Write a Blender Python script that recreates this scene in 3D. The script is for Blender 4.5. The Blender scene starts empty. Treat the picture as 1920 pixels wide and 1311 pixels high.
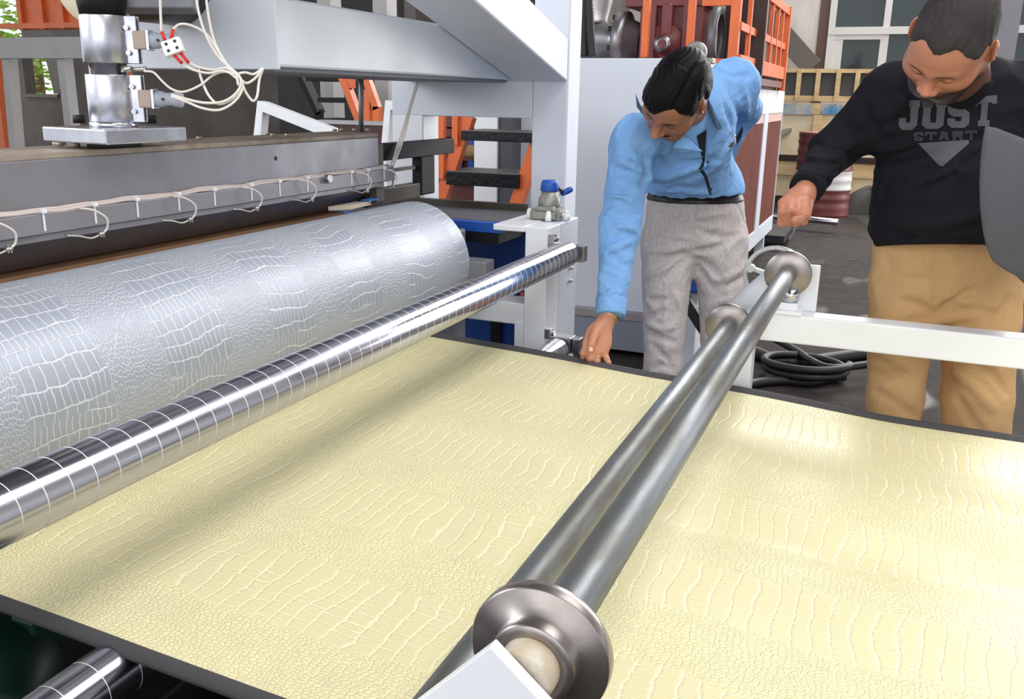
import bpy, bmesh, math, random
import numpy as np
from mathutils import Vector, Matrix
from mathutils.bvhtree import BVHTree
from mathutils.geometry import tessellate_polygon
random.seed(7); np.random.seed(7)
scene = bpy.context.scene
COL = scene.collection
PI = math.pi

# ---------------------------------------------------------------- camera
ZC = 1.40                                  # eye height
YAW, PITCH, ROLL, FPX = math.radians(-22.3416), math.radians(15.7634), math.radians(.97383), 1687.42
_f = np.array([math.sin(YAW)*math.cos(PITCH), math.cos(YAW)*math.cos(PITCH), -math.sin(PITCH)])
_r = np.array([math.cos(YAW), -math.sin(YAW), 0.0]); _u = np.cross(_r, _f)
CR = math.cos(ROLL)*_r + math.sin(ROLL)*_u          # image right
CU = -math.sin(ROLL)*_r + math.cos(ROLL)*_u         # image up
CF = _f                                             # view direction
CAM = np.array([0, 0, ZC])
cam = bpy.data.cameras.new('camera'); cam.sensor_fit = 'HORIZONTAL'; cam.sensor_width = 36
cam.lens = FPX/1920*36; cam.clip_start = .02; cam.clip_end = 200
camo = bpy.data.objects.new('camera', cam); COL.objects.link(camo)
camo.matrix_world = Matrix(((CR[0], CU[0], -CF[0], 0), (CR[1], CU[1], -CF[1], 0), (CR[2], CU[2], -CF[2], ZC), (0, 0, 0, 1)))
scene.camera = camo

# ---------------------------------------------------------------- light
scene.view_settings.view_transform = 'Standard'; scene.view_settings.look = 'None'
scene.view_settings.gamma = 1; scene.view_settings.use_curve_mapping = False
scene.view_settings.exposure = 0.58
w = bpy.data.worlds.new('sky'); scene.world = w; w.use_nodes = True
bg = w.node_tree.nodes['Background']; bg.inputs[0].default_value = (.93, .965, 1, 1); bg.inputs[1].default_value = .85
def area(name, loc, target, sx, sy, power, col=(1, 1, 1)):
    l = bpy.data.lights.new(name, 'AREA'); l.shape = 'RECTANGLE'; l.size = sx; l.size_y = sy; l.energy = power; l.color = col
    o = bpy.data.objects.new(name, l); COL.objects.link(o); o.location = loc
    o.rotation_euler = (Vector(target)-Vector(loc)).to_track_quat('-Z', 'Y').to_euler(); return o
area('daylight_through_front_door', (.2, -4.4, 3.4), (-.6, 1.8, .8), 7, 4, 95, (1, .985, .96))
area('roof_skylight', (2.5, 2.6, 6.3), (2.5, 2.6, 0), 3.0, 9, 320, (1, .99, .97))
area('sheet_glare_light', (1.6, 13.9, 5.0), (.2, 2.0, .6), 6, 1.8, 420, (1, .99, .97))  # added unseen light high at the back, for glare on the sheet
area('roof_skylight', (1.5, 11.5, 6.3), (1.5, 11.5, 0), 5, 5, 260, (1, .99, .97))
area('daylight_through_back_door', (4.9, 13.4, 2.3), (.2, 2.0, .7), 3.2, 4.2, 230, (.98, .99, 1))
area('daylight_through_left_opening', (-5.5, -.4, 3.4), (-1.4, 2.2, 1.1), 3.2, 2.6, 95, (.96, .98, 1))

# ---------------------------------------------------------------- pixel helpers (rays through the photograph, used to measure where things stand)
def ray(x, y): return CR*((x-960)/FPX) - CU*((y-655.5)/FPX) + CF
def AX(x, y, X): r = ray(x, y); return CAM + r*(X/r[0])
def AY(x, y, Y): r = ray(x, y); return CAM + r*(Y/r[1])
def AZ(x, y, Z): r = ray(x, y); return CAM + r*((Z-ZC)/r[2])
def AD(x, y, d): return CAM + ray(x, y)*d
def CVA(px, py):                                      # the same axes, squared up to the ray through one pixel
    t = -ray(px, py)/np.linalg.norm(ray(px, py)); r = CR-t*np.dot(CR, t); r /= np.linalg.norm(r); dn = np.cross(r, t)
    return lambda a, b, c: r*a+dn*b+t*c
def CV(a, b, c): return CR*a - CU*b - CF*c           # right, down, towards the viewer

# ---------------------------------------------------------------- materials
def lin(c): return tuple(((v/255)/12.92 if v/255 <= .04045 else ((v/255+.055)/1.055)**2.4) for v in c)
MATS = {}
class NT:
    def __init__(s, m): s.t = m.node_tree; s.n = s.t.nodes; s.l = s.t.links
    def new(s, typ, **kw):
        n = s.n.new(typ)
        for k, v in kw.items():
            if k.startswith('_'): setattr(n, k[1:], v)
            else: s.set(n, k, v)
        return n
    def set(s, n, k, v):
        k2 = int(k[1:]) if k[0] == 'i' and k[1:].isdigit() else k.replace('_', ' ')
        i = n.inputs[k2]
        if isinstance(v, bpy.types.NodeSocket): s.l.new(v, i)
        else: i.default_value = v
    def math(s, op, a, b=None, c=None, clamp=False):
        n = s.n.new('ShaderNodeMath'); n.operation = op; n.use_clamp = clamp
        for i, v in enumerate((a, b, c)):
            if v is None: continue
            if isinstance(v, bpy.types.NodeSocket): s.l.new(v, n.inputs[i])
            else: n.inputs[i].default_value = v
        return n.outputs[0]
    def mix(s, f, a, b):
        n = s.n.new('ShaderNodeMix'); n.data_type = 'RGBA'
        for i, v in ((0, f), (6, a), (7, b)):
            if isinstance(v, bpy.types.NodeSocket): s.l.new(v, n.inputs[i])
            else: n.inputs[i].default_value = v if i == 0 else tuple(v)+(1,)*(4-len(v))
        return n.outputs[2]
    def smooth(s, v, a, b, lo=0., hi=1.):
        n = s.n.new('ShaderNodeMapRange'); n.interpolation_type = 'SMOOTHSTEP'
        s.l.new(v, n.inputs[0]); n.inputs[1].default_value = a; n.inputs[2].default_value = b; n.inputs[3].default_value = lo; n.inputs[4].default_value = hi
        return n.outputs[0]
def mat(name, col, rough=.5, metal=0., var=0., vscale=6., col2=None, bump=0., bscale=60., stretch=(1, 1, 1), spec=.5, aniso=None, coat=0., emit=None):
    if name in MATS: return MATS[name]
    m = bpy.data.materials.new(name); m.use_nodes = True; t = NT(m); b = t.n['Principled BSDF']
    c = lin(col); b.inputs['Base Color'].default_value = c+(1,); b.inputs['Roughness'].default_value = rough; b.inputs['Metallic'].default_value = metal
    b.inputs['Specular IOR Level'].default_value = spec; b.inputs['Coat Weight'].default_value = coat
    if var or bump or col2:
        tc = t.new('ShaderNodeTexCoord'); mp = t.new('ShaderNodeMapping', Vector=tc.outputs['Object']); mp.inputs['Scale'].default_value = stretch
    if var or col2:
        nz = t.new('ShaderNodeTexNoise', Vector=mp.outputs[0], Scale=vscale, Detail=5., Roughness=.6)
        f = t.smooth(nz.outputs[0], .35, .68)
        c2 = lin(col2) if col2 else tuple(max(0, v*(1-var)) for v in c)
        t.l.new(t.mix(f, c, c2), b.inputs['Base Color'])
        if metal or rough < .5: t.l.new(t.math('MULTIPLY_ADD', f, .12, rough-.04), b.inputs['Roughness'])
    if bump:
        n2 = t.new('ShaderNodeTexNoise', Vector=mp.outputs[0], Scale=bscale, Detail=4.)
        bp = t.new('ShaderNodeBump', Height=n2.outputs[0], Strength=min(1., bump), Distance=.004); t.l.new(bp.outputs[0], b.inputs['Normal'])
    if emit: b.inputs['Emission Color'].default_value = lin(emit[:3])+(1,); b.inputs['Emission Strength'].default_value = emit[3]
    MATS[name] = m; return m

# ---------------------------------------------------------------- mesh builder
def V3(p): return np.array(p, float)
def basis(d):
    d = V3(d); d = d/np.linalg.norm(d); a = np.array([0, 0, 1.]) if abs(d[2]) < .9 else np.array([1., 0, 0])
    x = np.cross(a, d); x /= np.linalg.norm(x); return x, np.cross(d, x), d
class MB:
    def __init__(s): s.v = []; s.f = []; s.m = []; s.sm = []
    def add(s, vs, fs, mi=0, smooth=False):
        o = len(s.v); s.v += [tuple(map(float, p)) for p in vs]
        for f in fs: s.f.append([i+o for i in f]); s.m.append(mi); s.sm.append(smooth)
        return s
    def box(s, lo, hi, mi=0):
        x0, y0, z0 = lo; x1, y1, z1 = hi
        return s.add([(x0, y0, z0), (x1, y0, z0), (x1, y1, z0), (x0, y1, z0), (x0, y0, z1), (x1, y0, z1), (x1, y1, z1), (x0, y1, z1)],
                     [(0, 3, 2, 1), (4, 5, 6, 7), (0, 1, 5, 4), (1, 2, 6, 5), (2, 3, 7, 6), (3, 0, 4, 7)], mi)
    def obox(s, c, ax, half, mi=0):           # oriented box, ax = three unit vectors
        c = V3(c); A = [V3(a) for a in ax]; vs = []
        for k in range(8):
            sg = [(-1, 1)[(k >> i) & 1] for i in range(3)]; vs.append(c+sum(A[i]*half[i]*sg[i] for i in range(3)))
        return s.add(vs, [(0, 2, 3, 1), (4, 5, 7, 6), (0, 1, 5, 4), (1, 3, 7, 5), (3, 2, 6, 7), (2, 0, 4, 6)], mi)
    def bar(s, p0, p1, w, h, up=(0, 0, 1), mi=0):   # rectangular bar between two points, w across, h along up
        p0, p1 = V3(p0), V3(p1); d = p1-p0; L = np.linalg.norm(d); d /= L
        x = np.cross(d, V3(up)); x /= np.linalg.norm(x); z = np.cross(x, d)
        return s.obox((p0+p1)/2, (x, d, z), (w/2, L/2, h/2), mi)
    def prism(s, poly, vec, mi=0):            # planar polygon extruded by vec
        P = [V3(p) for p in poly]; vec = V3(vec); n = len(P)
        s.add(P+[p+vec for p in P], [tuple(range(n))[::-1], tuple(range(n, 2*n))]+[(i, (i+1) % n, n+(i+1) % n, n+i) for i in range(n)], mi); return s
    def lathe(s, p0, axis, prof, n=32, mi=0, smooth=True, mis=None, closed=True):   # prof: (t along axis, radius)
        x, y, d = basis(axis); p0 = V3(p0); vs = []; ca = [(math.cos(2*PI*k/n), math.sin(2*PI*k/n)) for k in range(n)]
        for t, r in prof:
            for c, q in ca: vs.append(p0+d*t+(x*c+y*q)*r)
        o = len(s.v); s.v += [tuple(p) for p in vs]
        for j in range(len(prof)-1):
            for k in range(n):
                a, b = j*n+k, j*n+(k+1) % n; s.f.append([o+a, o+b, o+b+n, o+a+n]); s.m.append(mis[j] if mis else mi); s.sm.append(smooth)
        if closed:
            for j, rev in ((0, True), (len(prof)-1, False)):
                if prof[j][1] > 1e-6:
                    l = [o+j*n+k for k in range(n)]; s.f.append(l[::-1] if rev else l); s.m.append(mis[min(j, len(mis)-1)] if mis else mi); s.sm.append(False)
        return s
    def cyl(s, p0, p1, r0, r1=None, n=24, mi=0, smooth=True):
        p0, p1 = V3(p0), V3(p1); L = np.linalg.norm(p1-p0)
        return s.lathe(p0, p1-p0, [(0, r0), (L, r0 if r1 is None else r1)], n, mi, smooth)
    def ccyl(s, p0, p1, r, b=.003, n=24, mi=0):    # cylinder with chamfered ends
        p0, p1 = V3(p0), V3(p1); L = np.linalg.norm(p1-p0)
        return s.lathe(p0, p1-p0, [(0, r-b), (b, r), (L-b, r), (L, r-b)], n, mi, False if n < 9 else True)
    def tube(s, pts, r, n=8, mi=0, close=False):
        P = np.array([V3(p) for p in pts]); m = len(P); rr = r if hasattr(r, '__len__') else [r]*m; vs = []
        T = np.gradient(P, axis=0); T /= np.linalg.norm(T, axis=1)[:, None]+1e-12
        x, y, _ = basis(T[0])
        for i in range(m):
            x = x-T[i]*np.dot(x, T[i]); x /= np.linalg.norm(x); y = np.cross(T[i], x)
            for k in range(n):
                a = 2*PI*k/n; vs.append(P[i]+(x*math.cos(a)+y*math.sin(a))*rr[i])
        fs = [(i*n+k, i*n+(k+1) % n, (i+1)*n+(k+1) % n, (i+1)*n+k) for i in range(m-1) for k in range(n)]
        s.add(vs, fs, mi, True); o = len(s.v)-len(vs)
        for l in ([o+k for k in range(n)][::-1], [o+(m-1)*n+k for k in range(n)]): s.f.append(l); s.m.append(mi); s.sm.append(False)
        return s
    def sphere(s, c, r, n=12, mi=0, sc=(1, 1, 1)):
        prof = [(-math.cos(PI*k/n)*r, max(1e-5, math.sin(PI*k/n)*r)) for k in range(n+1)]; o = len(s.v)
        s.lathe((0, 0, 0), (0, 0, 1), prof, 2*n, mi)
        for i in range(o, len(s.v)): p = s.v[i]; s.v[i] = tuple(V3(c)+np.array(p)*V3(sc))
        return s
    def grid(s, f, nu, nv, mi=0, smooth=True, flip=False):      # f(i,j)->point, i<=nu, j<=nv
        vs = [f(i, j) for i in range(nu+1) for j in range(nv+1)]; w_ = nv+1
        fs = [(i*w_+j, (i+1)*w_+j, (i+1)*w_+j+1, i*w_+j+1) for i in range(nu) for j in range(nv)]
        if flip: fs = [q[::-1] for q in fs]
        return s.add(vs, fs, mi, smooth)
    def build(s, name, mats, parent=None, bevel=0., uv=None, seg=2):
        me = bpy.data.meshes.new(name); me.from_pydata(s.v, [], s.f)
        mats = mats if isinstance(mats, (list, tuple)) else [mats]
        for q in mats: me.materials.append(q)
        me.polygons.foreach_set('material_index', s.m); me.polygons.foreach_set('use_smooth', s.sm)
        if uv is not None:
            ul = me.uv_layers.new(name='UVMap'); li = np.empty(len(me.loops), int); me.loops.foreach_get('vertex_index', li)
            ul.data.foreach_set('uv', np.array(uv, float)[li].ravel())
        me.update()
        return link(name, me, parent, bevel, seg)
def link(name, me, parent=None, bevel=0., seg=2):
    o = bpy.data.objects.new(name, me); COL.objects.link(o)
    if parent is not None: adopt(o, parent)
    if bevel:
        md = o.modifiers.new('bevel', 'BEVEL'); md.width = bevel; md.segments = seg; md.limit_method = 'ANGLE'; md.angle_limit = math.radians(40)
    return o
def adopt(o, parent):
    o.parent = parent
    M_ = Matrix.Identity(4); q = parent
    while q is not None: M_ = q.matrix_basis.copy() if q.parent is None else (q.parent.matrix_basis @ q.matrix_parent_inverse @ q.matrix_basis); break
    o.matrix_parent_inverse = M_.inverted()
def thing(name, label, cat, loc=(0, 0, 0), group=None):
    o = bpy.data.objects.new(name, None); COL.objects.link(o); o.location = tuple(map(float, loc)); o.empty_display_size = .05
    return tag(o, label, cat, group)
def tag(o, label, cat, group=None):
    o['label'] = label; o['category'] = cat
    if group: o['group'] = group
    return o
def struct(o): o['kind'] = 'structure'; return o
def piece(name, me, parent, loc=(0, 0, 0), rot=None):       # a copy that shares its mesh
    o = bpy.data.objects.new(name, me); COL.objects.link(o); adopt(o, parent); o.location = tuple(map(float, loc))
    if rot is not None: o.rotation_euler = rot
    return o
def bez(pts, n=8):            # Catmull-Rom through points
    P = [V3(p) for p in pts]; P = [2*P[0]-P[1]]+P+[2*P[-1]-P[-2]]; out = []
    for i in range(1, len(P)-2):
        for k in range(n):
            t = k/n; a, b, c, d = P[i-1], P[i], P[i+1], P[i+2]
            out.append(.5*((2*b)+(-a+c)*t+(2*a-5*b+4*c-d)*t*t+(-a+3*b-3*c+d)*t**3))
    out.append(P[-2]); return out

white = mat('white_paint', (236, 238, 243), .32, var=.06, vscale=3, bump=.03, bscale=40)
greyblue = mat('pale_grey_paint', (212, 217, 228), .38, var=.05, vscale=2)
steel = mat('polished_steel', (205, 206, 212), .2, 1.)
brushed = mat('brushed_steel', (178, 176, 178), .3, 1., var=.12, vscale=9, stretch=(1, .25, 1), bump=.05, bscale=90)
worn = mat('worn_steel_tube', (140, 146, 152), .44, .8, var=.25, vscale=7, stretch=(3, .5, 3), col2=(116, 114, 108), bump=.06, bscale=50)
darksteel = mat('dark_steel', (56, 56, 60), .4, .6, var=.2, vscale=8)
black = mat('black_rubber', (24, 24, 26), .55)
blackm = mat('black_paint', (20, 20, 23), .55, spec=.25)
orange = mat('orange_paint', (228, 110, 54), .42, var=.12, vscale=5)
blue = mat('blue_paint', (28, 84, 176), .4, var=.1)
maroon = mat('maroon_paint', (118, 58, 60), .5, var=.15, vscale=5)
cable_m = mat('white_cable', (226, 220, 212), .5)

# ================================================================ the hall
def floor_mat():
    m = bpy.data.materials.new('wet_concrete'); m.use_nodes = True; t = NT(m); b = t.n['Principled BSDF']
    tc = t.new('ShaderNodeTexCoord'); P = tc.outputs['Object']
    n1 = t.new('ShaderNodeTexNoise', Vector=P, Scale=.9, Detail=6., Roughness=.62)
    n2 = t.new('ShaderNodeTexNoise', Vector=P, Scale=7., Detail=6., Roughness=.7)
    mp = t.new('ShaderNodeMapping', Vector=P); mp.inputs['Scale'].default_value = (1.3, .55, 1)
    n3 = t.new('ShaderNodeTexNoise', Vector=mp.outputs[0], Scale=1.1, Detail=2.)
    c = t.mix(t.smooth(n1.outputs[0], .35, .65), lin((52, 47, 45)), lin((38, 34, 33)))
    c = t.mix(t.smooth(n2.outputs[0], .45, .75), c, lin((66, 60, 57)))
    wet = t.smooth(n3.outputs[0], .56, .6)
    c = t.mix(t.math('MULTIPLY', wet, .7), c, lin((34, 31, 30)))
    t.l.new(c, b.inputs['Base Color']); t.l.new(t.math('MULTIPLY_ADD', wet, -.45, .85), b.inputs['Roughness']); b.inputs['Specular IOR Level'].default_value = .18
    bp = t.new('ShaderNodeBump', Height=n2.outputs[0], Strength=.12, Distance=.01); t.l.new(bp.outputs[0], b.inputs['Normal'])
    return m
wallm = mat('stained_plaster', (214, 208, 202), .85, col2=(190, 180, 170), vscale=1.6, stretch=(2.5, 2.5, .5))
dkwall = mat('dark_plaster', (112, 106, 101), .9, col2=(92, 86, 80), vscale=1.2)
struct(MB().box((-14, -6, -.12), (9, 15, 0)).build('floor', floor_mat()))
YW = 14.6
wx = AY(1553, 60, YW)[0]                    # left edge of the window
wz = AY(1553, 128, YW)[2]
# back wall, cut around the window
wx1 = wx+2.9
struct(MB().box((-4.2, YW, 0), (wx, YW+.25, 7.6)).box((wx, YW, 0), (wx1, YW+.25, wz-.35)).box((wx, YW, wz+2.9), (wx1, YW+.25, 7.6)).box((wx1, YW, 0), (2.75, YW+.25, 7.6)).build('wall_back', wallm))
wf = mat('aluminium_window_frame', (205, 203, 202), .45)
def glass_mat():
    m = bpy.data.materials.new('dark_window_glass'); m.use_nodes = True; t = NT(m); b = t.n['Principled BSDF']
    b.inputs['Base Color'].default_value = lin((34, 48, 50))+(1,); b.inputs['Roughness'].default_value = .06; b.inputs['Specular IOR Level'].default_value = .3
    return m
glassm = glass_mat()
win = MB()
zt, zm0, zm1 = wz+2.9, AY(1600, 65, YW)[2], AY(1600, 51, YW)[2]
zb = wz-.35
xm = AY(1661, 60, YW)[0]; x_end = wx1
fr = .09
win.box((wx, YW-.05, zb), (wx+fr, YW+.1, zt)).box((wx+.001, YW-.056, zm0), (x_end-.001, YW+.095, zm1)).box((xm-.045, YW-.031, zm1), (xm+.045, YW+.09, zt-.001)).box((xm-.06, YW-.032, zb+.001), (xm+.05, YW+.09, zm0))
win.box((wx+fr, YW-.03, zb), (wx+fr+.13, YW+.08, zm0)).box((wx+fr, YW-.036, zm0-.07), (xm, YW+.075, zm0)).box((wx+fr, YW-.038, zb+.002), (x_end, YW+.07, zb+.09)).box((x_end-fr, YW-.05, zb), (x_end, YW+.1, zt)).box((wx+.001, YW-.057, zt-fr), (x_end-.001, YW+.094, zt-.002))
xm2 = xm+(xm-wx); win.box((xm2-.045, YW-.033, zb+.003), (xm2+.045, YW+.088, zt-.003))
wo = struct(win.build('window_1', wf))
for a, b_, c_, d_ in ((wx+fr, xm-.045, zm1, zt-fr), (xm+.045, xm2-.045, zm1, zt-fr), (wx+fr+.13, xm-.06, zb+.09, zm0-.07), (xm+.05, xm2-.045, zb+.09, zm0), (xm2+.045, x_end-fr, zm1, zt-fr), (xm2+.045, x_end-fr, zb+.09, zm0)):
    MB().box((a, YW+.03, c_), (b_, YW+.045, d_)).build('pane', glassm, wo)
# dark brown strip along the left side of the window
struct(MB().box((wx-.14, YW-.02, 0), (wx, YW+.05, 7.6)).build('trim_1', mat('dark_brown_strip', (92, 72, 62), .7)))
# right pier and bright doorway beyond it
px0 = AY(1862, 60, YW-.6)[0]; px1 = AY(1905, 60, YW-.6)[0]
struct(MB().box((px0, YW-.9, 0), (px1, YW-.1, 7.6)).build('wall_pier', mat('grey_pier', (128, 128, 136), .8, var=.12, vscale=1)))
struct(MB().box((px1+2.2, YW-.4, 0), (9, YW-.1, 7.6)).build('wall_right', wallm))
# left rear wall with openings to the trees outside
YL = 11.0
lx = [AY(x, 100, YL)[0] for x in (-60, 12, 38, 100, 106, 520)]
z_t = AY(60, 98, YL)[2]; z_b = AY(60, 176, YL)[2]
struct(MB().box((-14, YL, 0), (-4.2, YL+.2, z_b)).box((lx[2], YL, z_b), (lx[2]+.02, YL+.2, z_t)).box((AY(14, 100, YL)[0], YL, z_b), (lx[2], YL+.2, z_t))
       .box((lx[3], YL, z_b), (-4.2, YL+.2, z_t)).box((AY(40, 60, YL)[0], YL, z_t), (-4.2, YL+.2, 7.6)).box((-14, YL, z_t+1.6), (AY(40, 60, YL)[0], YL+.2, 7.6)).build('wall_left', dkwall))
# window jamb that leans, and its sill
wb = AY(66, 176, YL)
struct(MB().box((lx[2], YL-.06, z_b-.05), (AY(112, 176, YL)[0], YL+.1, z_b)).prism([AY(82, 96, YL-.02), AY(101, 176, YL-.02), AY(112, 176, YL-.02), AY(108, 96, YL-.02)], (0, .12, 0)).build('window_2', mat('rotten_frame', (120, 112, 104), .8)))
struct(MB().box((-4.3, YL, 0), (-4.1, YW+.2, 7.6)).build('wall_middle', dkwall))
struct(MB().box((-14, -6, 7.4), (9, 15, 7.6)).build('ceiling', mat('dark_roof_sheet', (104, 104, 108), .8)))

struct(MB().box((8.6, -6, 2.7), (8.8, 15, 7.4)).build('wall_light_blocker', wallm))  # added unseen upper wall, blocks sky light from the side
# trees outside the left openings
leafm = mat('yellow_green_leaf', (150, 190, 70), .6, var=.5, vscale=2)  # yellow-green leaves with random darker patches
barkm = mat('tree_bark', (120, 96, 72), .9, var=.3)
def tree(px, py, Y, h, lab, n=420, seed=1):
    rnd = random.Random(seed); base = AY(px, py, Y); bx_, by_ = base[0], Y
    t = thing('garden_tree', lab, 'tree', (bx_, by_, 0))
    MB().tube(bez([(bx_, by_, 0), (bx_+.1, by_, 1.6), (bx_-.05, by_+.1, 3.4), (bx_+.1, by_, h)], 5), [.16-.006*k for k in range(16)], 8).build('trunk', barkm, t)
    m = MB()
    for k in range(n):
        a = rnd.uniform(0, 2*PI); rr = rnd.uniform(.2, 1.5); z = rnd.uniform(.9, h)
        c = V3((bx_+rr*math.cos(a), by_+.8*rr*math.sin(a), z)); d = V3([rnd.uniform(-1, 1) for _ in range(3)]); d /= np.linalg.norm(d)
        x, y, _ = basis(d); L = rnd.uniform(.1, .22); wv = L*.35
        m.add([c-x*L, c-y*wv+d*.02, c+x*L, c+y*wv+d*.02, c+d*.04], [(0, 1, 4), (1, 2, 4), (2, 3, 4), (3, 0, 4)], 0, False)
    o = m.build('foliage', leafm, t); o['kind'] = 'stuff'
tree(66, 120, 20.5, 4.6, 'slender yellow-green tree seen through the small left window opening', seed=3, n=330)
tree(-40, 90, 16.0, 4.8, 'leafy tree at the far left edge beyond the doorway', seed=5, n=420)
struct(MB().box((-30, 15.0, -.12), (-2, 40, -.02)).build('ground', mat('garden_ground', (150, 160, 110), .9, var=.3)))

# ================================================================ embossing line
def croc_mat(name, base, line, rough, metal, u0, bumpd, coat=0., lineamt=.5, linerough=None, lw=1., peb_lit_c=None):
    peb_lit_c = peb_lit_c or base
    """Crocodile grain: bands of ladder scales and of pebble scales that alternate across the width. UV in metres (u across, v along)."""
    m = bpy.data.materials.new(name); m.use_nodes = True; t = NT(m); b = t.n['Principled BSDF']
    uv = t.new('ShaderNodeUVMap'); uv.uv_map = 'UVMap'
    sep = t.new('ShaderNodeSeparateXYZ', Vector=uv.outputs[0])
    nz = t.new('ShaderNodeTexNoise', Vector=uv.outputs[0], Scale=6., Detail=1.)
    sp = t.new('ShaderNodeSeparateColor', Color=nz.outputs['Color'])
    nz2 = t.new('ShaderNodeTexNoise', Vector=uv.outputs[0], Scale=36., Detail=2.); sp2 = t.new('ShaderNodeSeparateColor', Color=nz2.outputs['Color'])
    du = t.math('MULTIPLY_ADD', sp.outputs[0], .034, -.017); dv = t.math('MULTIPLY_ADD', sp.outputs[1], .06, -.03)
    du = t.math('ADD', du, t.math('MULTIPLY_ADD', sp2.outputs[0], .010, -.005)); dv = t.math('ADD', dv, t.math('MULTIPLY_ADD', sp2.outputs[1], .013, -.0065))
    u = t.math('ADD', sep.outputs[0], du); v = t.math('ADD', sep.outputs[1], dv)
    # band mask
    ph = t.math('MULTIPLY', t.math('SUBTRACT', t.math('ADD', sep.outputs[0], t.math('MULTIPLY', du, 1.6)), u0), 2*PI/.30)
    band = t.smooth(t.math('COSINE', ph), -.22, .12)
    cmb = t.new('ShaderNodeCombineXYZ', X=u, Y=v)
    br = t.new('ShaderNodeTexBrick', Vector=cmb.outputs[0], Scale=1., Mortar_Size=.0015*lw, Mortar_Smooth=.5, Brick_Width=.019, Row_Height=.031, Bias=0.)
    br.offset = .37; br.squash = .62; br.squash_frequency = 3
    rung = br.outputs['Fac']
    # long lines a little wider than the rungs
    row = t.math('PINGPONG', v, .0155); longl = t.smooth(row, .0032*lw, .0006)
    mp = t.new('ShaderNodeMapping', Vector=cmb.outputs[0]); mp.inputs['Scale'].default_value = (1.15, .8, 1)
    vo = t.new('ShaderNodeTexVoronoi', Vector=mp.outputs[0], Scale=128., Randomness=.75); vo.feature = 'DISTANCE_TO_EDGE'; vo.voronoi_dimensions = '2D'
    peb = t.smooth(vo.outputs[0], .20, .02)
    lad = t.math('MAXIMUM', rung, t.math('MULTIPLY', longl, .62))
    groove = t.math('ADD', t.math('MULTIPLY', lad, band), t.math('MULTIPLY', t.math('MULTIPLY', peb, .85), t.math('SUBTRACT', 1., band)), clamp=True)
    gl = t.math('ADD', t.math('MULTIPLY', lad, band), t.math('MULTIPLY', t.math('MULTIPLY', peb, .45), t.math('SUBTRACT', 1., band)), clamp=True)
    t.l.new(t.mix(t.math('MULTIPLY', gl, lineamt), t.mix(band, lin(peb_lit_c), lin(base)), lin(line)), b.inputs['Base Color'])
    b.inputs['Metallic'].default_value = metal; b.inputs['Coat Weight'].default_value = coat; b.inputs['Coat Roughness'].default_value = .3
    if linerough is not None: t.l.new(t.math('MULTIPLY_ADD', groove, linerough-rough, rough), b.inputs['Roughness'])
    else: b.inputs['Roughness'].default_value = rough
    bp = t.new('ShaderNodeBump', Height=groove, Strength=1., Distance=bumpd); t.l.new(bp.outputs[0], b.inputs['Normal'])
    MATS[name] = m; return m
sheet_m = croc_mat('cream_crocodile_leatherette', (228, 218, 171), (249, 244, 207), .40, 0., 1.608, -.0013, lineamt=.75, peb_lit_c=(235, 226, 178), lw=1.35)  # pebbles and lines coloured lighter, standing in for the light they catch
roller_m = croc_mat('engraved_crocodile_steel', (166, 172, 185), (236, 240, 245), .44, .3, 1.60, .0006, lineamt=.72, linerough=.5, lw=.68)
backing_m = mat('dark_grey_foam_backing', (74, 72, 74), .85, bump=.05, bscale=200)

# --- the embossed sheet
ZX = [(-1.6, .716), (-1.36, .700), (-1.25, .69), (-.75, .667), (-.3, .641), (.05, .622), (.35, .612), (1.3, .596)]
def sheet_z(x, y, lift=1.):
    z = np.interp(x, [a for a, _ in ZX], [b for _, b in ZX])
    k = np.clip((x+1.15)/.6, 0, 1)
    z += k*(.012*np.exp(-((y-1.80-.05*x)/.12)**2) - .019*np.exp(-((y-1.60-.16*(x-.2))/.075)**2)*np.clip((x+.45)/.5, 0, 1) + .011*np.exp(-((y-1.40+.10*x)/.10)**2))
    z += k*.004*np.sin(9*x+3*y)*np.sin(7*y)
    t = np.clip((y-1.93)/(2.352-1.93), 0, 1); z -= .024*k*np.sin(PI*t)**1.2*(.45+.55*t)
    return float(z)
YN, YF = .797, 2.352
xs = np.linspace(-1.36, 1.25, 150); ys = np.linspace(YN, YF, 130)
g = MB().grid(lambda i, j: (xs[i], ys[j], sheet_z(xs[i], ys[j])), 149, 129)
uvs = [(ys[j], xs[i]) for i in range(150) for j in range(130)]
sheet = thing('embossed_leatherette_sheet', 'cream crocodile-embossed leatherette sheet running out flat from under the rollers', 'sheet', (-.1, 1.57, .6))
g.build('top_layer', sheet_m, sheet, uv=uvs)
# wrap of the sheet round the underside of the embossing roller
def edge_z(x, far):
    return sheet_z(x, YF if far else YN)
yb_ = np.concatenate([[YN-.004], ys[::3], [YF+.004]])
bk = MB().grid(lambda i, j: (xs[i], yb_[j], sheet_z(xs[i], min(max(yb_[j], YN), YF))-.007), 149, len(yb_)-1, flip=True)
bko = bk.build('foam_backing', backing_m, sheet)
st = MB().grid(lambda i, j: (xs[i], YF+[0, .012, .024, .03, .03, .0][j], edge_z(xs[i], True)+[.0003, .0035, .0075, .008, .004, -.007][j]), 149, 5)
st.build('selvedge', backing_m, sheet)
st = MB().grid(lambda i, j: (xs[i], YN-[0, .006, .010, .010, .0][j], edge_z(xs[i], False)+[.0003, -.004, -.014, -.021, -.02][j]), 149, 4, flip=True)
st.build('selvedge', backing_m, sheet)

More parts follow.
